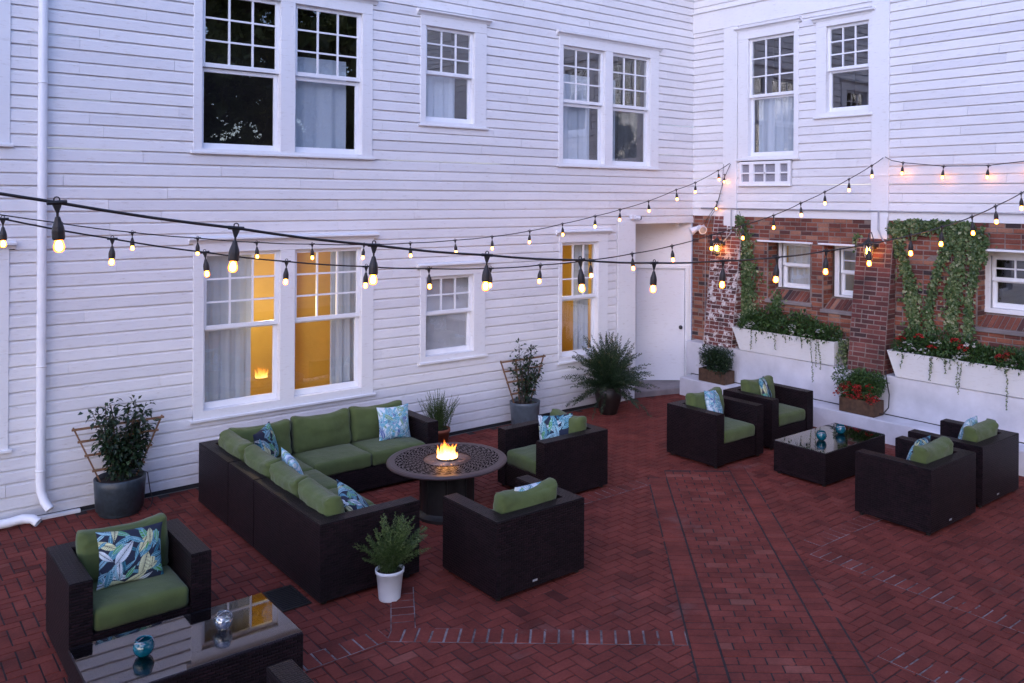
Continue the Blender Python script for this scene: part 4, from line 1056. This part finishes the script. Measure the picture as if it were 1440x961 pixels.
# L-shaped sofa in four sections
sg = 'sections of the L-shaped sofa'
XL, XR, YB = 2.96, 3.87, 9.55
a, bk = .145, .13
def section(name, loc, label): return empty(name, (loc[0], loc[1], 0), label, 'sofa section', sg)
def R_(t, x0, x1, y0, y1): return (x0-t.location.x, x1-t.location.x, y0-t.location.y, y1-t.location.y)
def Pl(t, pts): return [(x-t.location.x, y-t.location.y) for x, y in pts]
t = section('sofa_corner_section', (3.4, 9.1), 'corner section of the green-cushioned wicker sofa, nearest the clapboard wall')
y0 = 8.66
frame(t, [Pl(t, [(XL, y0), (XL+bk, y0), (XL+bk, YB-bk), (XR, YB-bk), (XR, YB), (XL, YB)])], [R_(t, XL+bk, XR, y0, YB-bk)])
seat(t, (XL+bk+XR)/2-3.4, (y0+YB-bk)/2-9.1, XR-XL-bk-.01, YB-bk-y0-.01, BASE, seed=71)
back(t, XL+bk+.10-3.4, (y0+YB-bk)/2-9.1-.02, .70, .42, BASE+.12, math.pi/2, seed=72); back(t, (XL+bk+XR)/2-3.4+.05, YB-bk-.10-9.1, .66, .42, BASE+.13, 0, seed=73)
feet(t, [(-.38, -.38), (.38, -.38), (-.38, .38), (.38, .38)])
t = section('sofa_armless_section', (3.4, 8.31), 'narrow armless section in the left leg of the wicker sofa')
frame(t, [Pl(t, [(XL, 7.98), (XL+bk, 7.98), (XL+bk, 8.645), (XL, 8.645)])], [R_(t, XL+bk, XR, 7.98, 8.645)])
seat(t, (XL+bk+XR)/2-3.4, 0, XR-XL-bk-.01, .65, BASE, seed=74); back(t, XL+bk+.10-3.4, 0, .64, .42, BASE+.12, math.pi/2, seed=75)
feet(t, [(-.38, -.28), (.38, -.28), (-.38, .28), (.38, .28)])
t = section('sofa_end_section', (3.4, 7.25), 'two-seat end section with an arm, nearest the camera by the white pot')
frame(t, [Pl(t, [(XL, 6.54), (XR+.0, 6.54), (XR, 6.54+a), (XL+bk, 6.54+a), (XL+bk, 7.965), (XL, 7.965)])], [R_(t, XL+bk, XR, 6.54+a, 7.965)])
for k, yy in enumerate((7.0, 7.64)):
    seat(t, (XL+bk+XR)/2-3.4, yy-7.25, XR-XL-bk-.01, .63, BASE, seed=76+k); back(t, XL+bk+.10-3.4, yy-7.25, .62, .42, BASE+.12, math.pi/2, .2, seed=78+k)
feet(t, [(-.38, -.66), (.38, -.66), (-.38, .66), (.38, .66)])
t = section('sofa_end_section', (4.64, 9.13), 'two-seat end section of the sofa under the lit double window, arm on the right')
x0, x1, y0 = XR+.01, 5.41, 8.73
frame(t, [Pl(t, [(x0, YB-bk), (x1-a, YB-bk), (x1-a, y0), (x1, y0), (x1, YB), (x0, YB)])], [R_(t, x0, x1-a, y0, YB-bk)])
for k in range(2):
    w2 = (x1-a-x0)/2; cx = x0+w2*(k+.5)
    seat(t, cx-4.64, (y0+YB-bk)/2-9.13, w2-.008, YB-bk-y0-.005, BASE, seed=81+k); back(t, cx-4.64, YB-bk-.10-9.13, w2-.01, .43, BASE+.13, 0, seed=83+k)
feet(t, [(-.7, -.35), (.7, -.35), (-.7, .35), (.7, .35)])

# ------------------------------------------------------------------ printed pillows
def paint_leaves(n, style, seed):
    r = random.Random(seed); yy, xx = np.mgrid[0:n, 0:n]/(n-1)
    nav, teal, blu, grn, lgt, crm, cyan, wht = [np.array(c) for c in ((.007, .014, .036), (.02, .15, .22), (.010, .065, .30), (.06, .24, .05), (.26, .47, .55), (.58, .60, .36), (.02, .33, .46), (.58, .66, .72))]
    img = np.zeros((n, n, 3))+(nav if style == 'dark' else wht)
    cnt = 60 if style == 'dark' else 150
    for k in range(cnt):
        cx, cy, a = r.random(), r.random(), r.uniform(0, 6.28)
        if style == 'dark':
            L = r.uniform(.10, .26); W = L*r.uniform(.22, .34); base = [teal, grn, lgt, crm, lgt, teal, wht][r.randrange(7)]; vein = nav if base.sum() > .8 else lgt
            if k < 12: L = .16; W = .028; base = teal
        else:
            L = r.uniform(.07, .22); W = L*r.uniform(.14, .28); base = [blu, cyan, teal, grn, cyan, teal, lgt, wht, cyan][r.randrange(9)]; vein = wht if base.sum() < 1 else cyan
        ca, sa = math.cos(a), math.sin(a); u = ((xx-cx)*ca+(yy-cy)*sa)/L; v = (-(xx-cx)*sa+(yy-cy)*ca)
        wd = W*np.clip(1-np.abs(u)**2.2, 0, 1)*(1-.35*u); msk = (np.abs(u) < 1) & (np.abs(v) < wd)
        shade = (.75+.45*np.clip(np.abs(v)/(W+1e-6), 0, 1))[..., None]
        col = base*shade
        vn = (np.abs(v) < .004+.0*u) | ((np.abs(((np.abs(v)/W*.9-u)*5) % 1-.5) < .10) & (W > .04)); col = np.where(vn[..., None], vein, col)
        ol = msk & (np.abs(v) > wd-.006); col = np.where(ol[..., None], (base*.5+vein*.5), col)
        img = np.where(msk[..., None], col, img)
    return img
def pillow(pos, yaw, lean, roll, w_, h_, style, label, seed, n=90, th=.13):
    r = random.Random(seed); img = paint_leaves(n+1, style, seed)
    t = bpy.data.meshes.new('throw_pillow'); vs = []; fs = []; cols = []
    for side in (1, -1):
        for j in range(n+1):
            for i in range(n+1):
                u, v = i/n*2-1, j/n*2-1
                pin = 1-.10*(1-abs(u)**2)*abs(v)**6; pin2 = 1-.10*(1-abs(v)**2)*abs(u)**6
                f = max(0, (1-abs(u)**2.6))**.62*max(0, (1-abs(v)**2.6))**.62
                x, y = u*w_/2*pin2, v*h_/2*pin
                cr = .010*noise.noise(Vector((u*2.2+seed, v*2.2, side)))*f
                vs.append((x, y, side*(th/2*f)+cr)); cols.append(img[j, i])
    m = (n+1)*(n+1)
    for s in (0, 1):
        for j in range(n):
            for i in range(n):
                q0 = s*m+j*(n+1)+i; q = (q0, q0+1, q0+n+2, q0+n+1); fs.append(q if s == 0 else q[::-1])
    rim = [i for i in range(n+1)]+[j*(n+1)+n for j in range(1, n+1)]+[n*(n+1)+i for i in range(n-1, -1, -1)]+[j*(n+1) for j in range(n-1, 0, -1)]
    for a_, c_ in zip(rim, rim[1:]+rim[:1]): fs.append((a_, a_+m, c_+m, c_))
    t.from_pydata(vs, [], fs); at = t.attributes.new('paint', 'FLOAT_COLOR', 'POINT')
    arr = np.ones((len(vs), 4)); arr[:, :3] = np.array(cols); at.data.foreach_set('color', arr.ravel())
    t.polygons.foreach_set('use_smooth', [True]*len(t.polygons)); t.materials.append(M['print'])
    o = bpy.data.objects.new('throw_pillow', t); C.objects.link(o)
    # local z = face normal; stand it up so that it faces local -Y rotated by yaw
    o.matrix_world = Matrix.Translation(pos) @ Matrix.Rotation(yaw, 4, 'Z') @ Matrix.Rotation(math.pi/2-lean, 4, 'X') @ Matrix.Rotation(roll, 4, 'Z')
    tag(o, label, 'pillow', 'leaf-print throw pillows')
H2 = math.pi/2
pillow((1.68, 6.98, .615), .0, .38, -.06, .46, .40, 'dark', 'navy pillow with large cream and teal leaves, on the lone armchair at lower left', 101, 170)
pillow((3.52, 9.12, .62), .75, .25, .12, .40, .40, 'dark', 'small navy leaf pillow tucked in the inner corner of the sofa', 102, 90)
pillow((3.36, 8.0, .63), H2-.15, .35, .1, .44, .42, 'bright', 'bright blue and green leaf pillow on the left leg of the sofa', 103, 110)
pillow((3.50, 7.0, .56), H2-.5, .75, .2, .46, .44, 'dark', 'navy leaf pillow lying back on the sofa seat nearest the camera', 104, 110)
pillow((5.03, 9.10, .62), -.12, .22, .0, .40, .40, 'bright', 'square white, blue and green leaf pillow at the right end of the sofa', 105, 110)
pillow((6.28, 7.62, .60), -H2+.75, .30, .1, .42, .42, 'dark', 'leaf pillow with dark ground on the armchair right of the fire table', 106, 100)
pillow((4.62, 5.98, .62), math.pi+.05, .35, .05, .44, .40, 'bright', 'bright leaf pillow peeking over the back of the armchair before the fire table', 107, 90)
pillow((8.66, 7.30, .61), .35, .30, -.12, .42, .42, 'bright', 'pale turquoise leaf pillow on the left of the two far armchairs', 108, 90)
pillow((9.84, 7.38, .61), .55, .30, -.12, .42, .42, 'dark', 'dark teal leaf pillow on the far armchair next to the white ledge', 109, 90)
pillow((8.60, 4.52, .62), math.pi+.15, .32, .1, .42, .42, 'dark', 'navy and white leaf pillow on the near one of the two right-hand armchairs', 110, 90)
pillow((9.80, 4.56, .63), math.pi+.2, .30, .1, .42, .42, 'bright', 'pale blue leaf pillow on the armchair at the right edge', 111, 90)

# ------------------------------------------------------------------ coffee tables
def coffee(x0, x1, y0, y1, label):
    t = empty('coffee_table', ((x0+x1)/2, (y0+y1)/2, 0), label, 'coffee table', 'glass-topped wicker coffee tables'); w2, d2 = (x1-x0)/2, (y1-y0)/2
    b = MB(); b.box(-w2, w2, -d2, d2, .03, .388, ch=.005); b.build('wicker_base', 'wicker', t, world=False, uv=True)
    b = MB(); b.box(-w2+.004, w2-.004, -d2+.004, d2-.004, .3895, .397, ch=.002); b.build('glass_top', 'tableglass', t, world=False)
    feet(t, [(-w2+.05, -d2+.05), (w2-.05, -d2+.05), (-w2+.05, d2-.05), (w2-.05, d2-.05)])
coffee(1.14, 2.38, 5.50, 6.24, 'glass-topped wicker coffee table at lower left with two candle globes')
coffee(8.58, 9.87, 5.60, 6.31, 'glass-topped wicker coffee table between the four armchairs on the right')
def globe(p, mat, label, R=.056, closed=False):
    t = empty('candle_holder', p, label, 'candle holder', 'glass candle globes on the coffee tables')
    b = MB(); pr = [(0, .0), (R*.5, .001), (R*.82, .02), (R, .05), (R*.97, .070), (R*.84, .090), (R*.74, .097)]
    pr2 = pr+[(R*.78, .105), (R*.73, .106), (R*.68, .097), (R*.77, .088), (R*.89, .070), (R*.92, .05), (R*.72, .024), (0, .012)]
    b.lathe(pr2, seg=28); b.build('glass_bowl', mat, t, world=False, smooth=True)
    b = MB(); b.lathe([(0, .013), (.019, .013), (.019, .032), (0, .032)], seg=14); b.build('tealight', 'plastic', t, world=False)
    b = MB(); pts = [(R*.86*math.cos(a), R*.86*math.sin(a)*.9, .088+.012*math.sin(a*2)) for a in [k*2*math.pi/24 for k in range(25)]]
    b.tube(pts, .0035, 6, cap=False); b.build('wire_band', 'steel', t, world=False)
g1, g2, g3, g4 = G(202, 922, .398), G(314, 885, .398), G(1155, 619, .398), G(1182, 610, .398)
globe(g1, 'tealglass', 'teal candle globe on the lower left coffee table', .062); globe(g2, 'clearball', 'clear silver candle globe on the lower left coffee table', .060)
globe(g3, 'tealglass', 'nearer of the two teal candle globes on the right-hand coffee table', .062); globe(g4, 'tealglass', 'farther of the two teal candle globes on the right-hand coffee table', .062)

# ------------------------------------------------------------------ fire table
FT = Vector((4.85, 7.65, 0)); t = empty('fire_table', FT, 'round black cast fire table with an open flame, inside the sofa corner', 'fire table')
b = MB(); b.lathe([(.29, .0), (.315, .0), (.315, .03), (.29, .05), (.27, .07), (.27, .50), (.34, .52), (.34, .535)], seg=48); b.build('base', 'metal', t, world=False, smooth=False)
b = MB()
for k in range(8):
    an = k*math.pi/4+.2; b.tube([(.272*math.cos(an), .272*math.sin(an), .07), (.272*math.cos(an), .272*math.sin(an), .52)], .010, 6)
b.build('base_ribs', 'metal', t, world=False)
b = MB(); b.lathe([(.24, .535), (.60, .535), (.618, .545), (.62, .556), (.61, .567), (.585, .572), (.575, .570), (.27, .570), (.255, .574), (.243, .570), (.24, .56)], seg=96); tp = b.build('table_top', 'filigree', t, world=False)
tp.data.polygons.foreach_set('use_smooth', [False]*len(tp.data.polygons))
b = MB(); b.lathe([(.243, .566), (.20, .556), (.12, .548), (.0, .546)], seg=48); b.build('fire_bowl', 'copper', t, world=False, smooth=True)
b = MB()
r = random.Random(8)
for k in range(230):
    an, q = r.uniform(0, 6.28), .22*math.sqrt(r.random()); s_ = r.uniform(.006, .013); p = Vector((q*math.cos(an), q*math.sin(an), .556+r.uniform(0, .006)-(.22-q)*.03))
    b.box(p.x-s_, p.x+s_, p.y-s_*.8, p.y+s_*.8, p.z-s_*.6, p.z+s_*.6, ch=s_*.3, t=r.random())
b.build('fire_glass', 'copper', t, world=False)
b = MB(); b.lathe([(.06, .55), (.105, .55), (.11, .575), (.10, .585), (.07, .580), (.06, .57)], seg=32); b.build('burner_ring', 'metal', t, world=False, smooth=True)
fb = MB(); r = random.Random(17)
for k in range(46):
    an = r.uniform(0, 6.28); q = .092*math.sqrt(r.random()); L = r.uniform(.10, .29)*(1-.5*q/.085); wd = r.uniform(.008, .022)
    c = Vector((q*math.cos(an), q*math.sin(an), .572)); ph = r.uniform(0, 6.28); lean = Vector((r.gauss(0, .20), r.gauss(0, .20), 0)); seg = 8
    rows = 11; vs = []; fs = []; ts = []
    for i in range(rows):
        f = i/(rows-1); rad_ = wd*(math.sin(math.pi*min(1, f*.85+.12))**.8)*(1-f)**.35+.0006
        p = c+Vector((math.sin(f*5+ph)*.012*f, math.cos(f*4.3+ph)*.012*f, L*f))+lean*L*f*f
        for s_ in range(seg): a2 = 2*math.pi*s_/seg+ph; vs.append(p+Vector((math.cos(a2)*rad_, math.sin(a2)*rad_*.7, 0)))
    for i in range(rows-1):
        for s_ in range(seg): j = (s_+1) % seg; fs.append((i*seg+s_, i*seg+j, (i+1)*seg+j, (i+1)*seg+s_)); ts.append(min(1, (i/(rows-2))*(.55+L*2.2)))
    fb.add(vs, fs, ts=ts)
fb.build('flames', 'flame', t, world=False, smooth=True, recalc=False)

# ------------------------------------------------------------------ pots and plants
def pot(t, prof, mat, soilr, soilz):
    b = MB(); b.lathe(prof, seg=40); b.build('pot', mat, t, world=False, smooth=True)
    b = MB(); b.lathe([(0, soilz-.03), (soilr, soilz-.03), (soilr, soilz), (soilr*.5, soilz+.008), (0, soilz+.012)], seg=24); b.build('soil', 'soil', t, world=False, smooth=True)
def trellis(t, dz, z0, zt, w0, w1, y, dl=.012):
    for k, f in enumerate((-1, -.33, .33, 1)):
        b = MB(); b.tube([(f*w0/2, y, z0), (f*w1/2, y, zt)], .011, 4); b.build('trellis_stave', 'cedar', t, world=False)
    for z in (z0+.22*(zt-z0), z0+.5*(zt-z0), z0+.75*(zt-z0), zt-.02):
        f = (z-z0)/(zt-z0); w_ = w0+(w1-w0)*f+.05; b = MB(); b.box(-w_/2, w_/2, y-.022, y-.010, z-.012, z+.012, ch=.002); b.build('trellis_slat', 'cedar', t, world=False)
def shrub(t, stems, n, L, W, mat, seed, spread, zr, cz, holes=None, dens=None):
    r = random.Random(seed); g, st = MB(), MB()
    for s_ in range(stems):
        an = r.uniform(0, 6.28); p = Vector((.05*math.cos(an), .03*math.sin(an), .30)); tip = Vector((r.uniform(-1, 1)*spread, r.uniform(-.3, .3)*spread, cz+r.uniform(-.1, 1)*zr))
        pts = [p.lerp(tip, f)+Vector((math.sin(f*5+s_)*.03*f, math.cos(f*4+s_)*.02*f, 0)) for f in [k/7 for k in range(8)]]
        st.tube(pts, [.008*(1-.09*k) for k in range(8)], 5)
        for k in range(n//stems):
            f = r.random()**.8*.82+.18; i = min(6, int(f*7)); q = pts[i].lerp(pts[i+1], f*7-i) if i < 7 else pts[7]
            tw = rv(r).normalized(); q2 = q+tw*r.uniform(.02, .09)
            if q2.z < .34: q2.z = .36+r.random()*.1
            g.leaf(q2, tw+Vector((0, -.2, -.15)), Vector((r.gauss(0, .5), r.gauss(0, .5), 1)), L*r.uniform(.7, 1.3), W*r.uniform(.8, 1.2), max(0, min(1, r.gauss(.45, .25))))
            if r.random() < .15: st.tube([q, q2], .0018, 4)
    g.build('foliage', mat, t, world=False, recalc=False); st.build('stems', 'bark', t, world=False)
t = empty('potted_shrub', (2.26, 9.82, 0), 'bushy dark camellia on a fan trellis in a blue-grey pot at the left wall', 'potted plant')
pot(t, [(.0, 0), (.19, 0), (.20, .015), (.20, .04), (.225, .055), (.24, .30), (.245, .37), (.235, .378), (.222, .37), (.21, .30), (0, .28)], 'glaze', .215, .33)
trellis(t, 0, .33, .93, .34, .84, .06)
shrub(t, 22, 1500, .066, .038, 'leafdark', 201, .26, .42, .74)
b = MB(); b.tube([(.24, .1, .36), (.29, .1, .33), (.31, .08, .15), (.33, .05, .05), (.30, .0, .006), (.24, -.1, .006)], .005, 6); b.build('irrigation_tube', 'cable', t, world=False)
pp = PY(737, 572, 9.86)
t = empty('potted_vine', (pp.x, 9.84, 0), 'sparse leggy vine on a fan trellis in a slate pot behind the fire table chair', 'potted plant')
pot(t, [(.0, 0), (.185, 0), (.19, .02), (.215, .33), (.22, .37), (.212, .375), (.20, .365), (.19, .30), (0, .28)], 'glaze2', .195, .33)
trellis(t, 0, .35, .98, .30, .78, .06)
shrub(t, 13, 620, .056, .034, 'leafdark', 202, .20, .42, .78)
r = random.Random(5)
def plume(b, st, p, d, L, rw_, n, r, droop=.3, mat=0, nl=.03):
    d = d.normalized(); pts = []; q = Vector(p); v = d.copy(); N_ = 9
    for k in range(N_+1):
        pts.append(q.copy()); v = (v+Vector((0, 0, -droop/N_*1.4*(k/N_+.3)))).normalized(); q = q+v*L/N_
    st.tube(pts, [.003*(1-.07*k) for k in range(N_+1)], 4)
    for k in range(n):
        f = (k+r.random())/n; f = .12+.88*f; i = min(N_-1, int(f*N_)); c = pts[i].lerp(pts[i+1], f*N_-i); tn = (pts[i+1]-pts[i]).normalized()
        a = r.uniform(0, 6.28); o1 = tn.orthogonal().normalized(); o2 = tn.cross(o1); rd = o1*math.cos(a)+o2*math.sin(a)
        w_ = rw_*(math.sin(math.pi*min(1, f*.9+.1))**.5+.15)
        b.leaf(c, rd+tn*.9, rd.cross(tn), w_*1.35*r.uniform(.7, 1.2), nl*.16, max(0, min(1, r.gauss(.5, .2)+.25*(f > .85))), 0)
t = empty('potted_fern', (9.0, 9.66, 0), 'large arching foxtail fern in a tall brown urn beside the white door', 'potted plant')
pot(t, [(.0, 0), (.125, 0), (.135, .02), (.145, .06), (.195, .22), (.21, .31), (.19, .37), (.175, .395), (.19, .415), (.175, .415), (.16, .395), (.16, .36), (0, .34)], 'browngl', .16, .385)
g, st = MB(), MB(); r = random.Random(301)
for k in range(200):
    an = r.uniform(0, 6.283); el = r.uniform(.25, 1.5) if r.random() < .88 else r.uniform(-.35, .3); d = Vector((math.cos(an)*math.cos(el), math.sin(an)*math.cos(el)*.8, math.sin(el)))
    if d.y > .35: d.y *= .25
    plume(g, st, (r.gauss(0, .04), r.gauss(0, .04), .40), d, r.uniform(.45, .86), .036, 110, r, .55, nl=.06)
g.build('fronds', 'fern', t, world=False, recalc=False); st.build('stems', 'fern', t, world=False)
t = empty('potted_herb', (3.47, 6.33, 0), 'feathery green fern in a white plastic pot at the near corner of the sofa', 'potted plant')
pot(t, [(.0, 0), (.085, 0), (.088, .01), (.108, .215), (.116, .218), (.118, .245), (.112, .246), (.104, .235), (.095, .16), (0, .15)], 'plastic', .104, .22)
g, st = MB(), MB(); r = random.Random(302)
for k in range(95):
    an = r.uniform(0, 6.283); el = r.uniform(.75, 1.52); d = Vector((math.cos(an)*math.cos(el), math.sin(an)*math.cos(el), math.sin(el)))
    if d.y > .2: d.y *= .3
    d += Vector((.12, 0, 0))
    plume(g, st, (r.gauss(0, .03), r.gauss(0, .03), .22), d, r.uniform(.26, .47), .024, 90, r, .50, nl=.034)
g.build('fronds', 'herb', t, world=False, recalc=False); st.build('stems', 'herb', t, world=False)
t = empty('potted_grass', (6.02, 9.72, 0), 'upright grassy rosemary in a terracotta pot just behind the right sofa arm', 'potted plant')
pot(t, [(.0, 0), (.12, 0), (.15, .22), (.16, .22), (.16, .26), (.145, .26), (.13, .2), (0, .2)], 'terracotta', .14, .24)
g, st = MB(), MB(); r = random.Random(303)
for k in range(110):
    an = r.uniform(0, 6.283); el = r.uniform(.85, 1.55); d = Vector((math.cos(an)*math.cos(el), math.sin(an)*math.cos(el)*.7, math.sin(el)))
    plume(g, st, (r.gauss(0, .06), r.gauss(0, .05), .24), d, r.uniform(.28, .52), .016, 55, r, .12, nl=.03)
g.build('blades', 'herb', t, world=False, recalc=False); st.build('stems', 'herb', t, world=False)
# loose clay saucer by the fern
b = MB(); q = G(893, 556, 0); b.lathe([(0, .0), (.05, .0), (.085, .05), (.09, .055), (.078, .052), (.045, .012), (0, .01)], (q.x, q.y, 0), 24)
tag(b.build('clay_dish', 'terracotta', smooth=True), 'small terracotta dish on the bricks between the fern and the door', 'dish')
# drain grate
t = empty('drain_grate', (2.82, 6.84, 0), 'dark rectangular drain grate in the bricks at the foot of the sofa end', 'drain')
b = MB(); b.box(2.70, 2.94, 6.64, 6.66, .004, .012); b.box(2.70, 2.94, 7.04, 7.06, .004, .012); b.box(2.70, 2.715, 6.66, 7.04, .004, .012); b.box(2.925, 2.94, 6.66, 7.04, .004, .012)
for k in range(12): y = 6.685+k*.031; b.box(2.715, 2.925, y, y+.012, .004, .0105)
b.build('bars', 'metal', t); b = MB(); b.box(2.71, 2.93, 6.65, 7.05, .0015, .0045); b.build('sump', 'gap', t)

# ------------------------------------------------------------------ trees beyond the courtyard (mirrored in the upper windows)
TREES = []
def tree(x, y, h, R, seed, label):
    r = random.Random(seed); t = empty('tree', (x, y, 0), label, 'tree', 'trees outside the courtyard'); g, st = MB(), MB()
    st.tube([(0, 0, 0), (.1, .05, h*.3), (.0, .1, h*.6), (.1, 0, h*.85)], [.22, .17, .10, .03], 8)
    for k in range(16):
        an = r.uniform(0, 6.28); z = h*r.uniform(.3, .75); tip = Vector((math.cos(an)*R*.8, math.sin(an)*R*.8, z+r.uniform(.2, 1.4))); st.tube([(0, 0, z-.3), tip*.5+Vector((0, 0, z*.5)), tip], [.07, .045, .015], 5)
    cl = [(rv(r).normalized()*r.random()**.4) for _ in range(170)]
    for q in cl:
        c = Vector((q.x*R, q.y*R, h*.62+q.z*h*.36)); s_ = r.uniform(.5, .95)
        for i in range(12): p = c+rv(r).normalized()*s_*.6*r.random(); g.leaf(p, rv(r), rv(r), r.uniform(.5, .8), .45, max(0, min(.6, r.gauss(.3, .2))))
        for i in range(190):
            p = c+rv(r).normalized()*s_*r.random()**.5; g.leaf(p, rv(r), rv(r), r.uniform(.09, .15), .085, max(0, min(1, r.gauss(.45, .25))))
    TREES.append(t); g.build('crown', 'treeleaf', t, world=False, recalc=False); st.build('trunk', 'bark', t, world=False)
tree(13.4, -5.6, 13, 3.4, 401, 'tall dense tree at the far end of the right-hand house')
tree(8.8, -8.6, 13, 3.8, 402, 'broad tree beyond the open side of the courtyard')
k = 0
for x, y, sc, rz, lab in ((4.0, -10.5, .7, 1.1, 'tree straight behind the courtyard, between two others'), (0.0, -11.5, .8, 2.2, 'tree behind the courtyard, tallest of its row'), (-4.5, -10.5, .65, 3.3, 'tree behind the courtyard opposite the ledge'),
                          (-9.0, -8.0, .7, 4.1, 'tree at the outer corner of the open side'), (-12.5, -3.0, .7, .4, 'tree beyond the left end of the clapboard house'), (-12.0, 3.5, .75, 5.2, 'tree close to the left end of the clapboard house')):
    src = TREES[k % 2]; k += 1
    r_ = src.copy(); C.objects.link(r_); r_.location = (x, y, 0); r_.rotation_euler = (0, 0, rz); r_.scale = (sc, sc, sc); r_['label'] = lab
    for ch in list(src.children):
        c_ = ch.copy(); C.objects.link(c_); c_.parent = r_
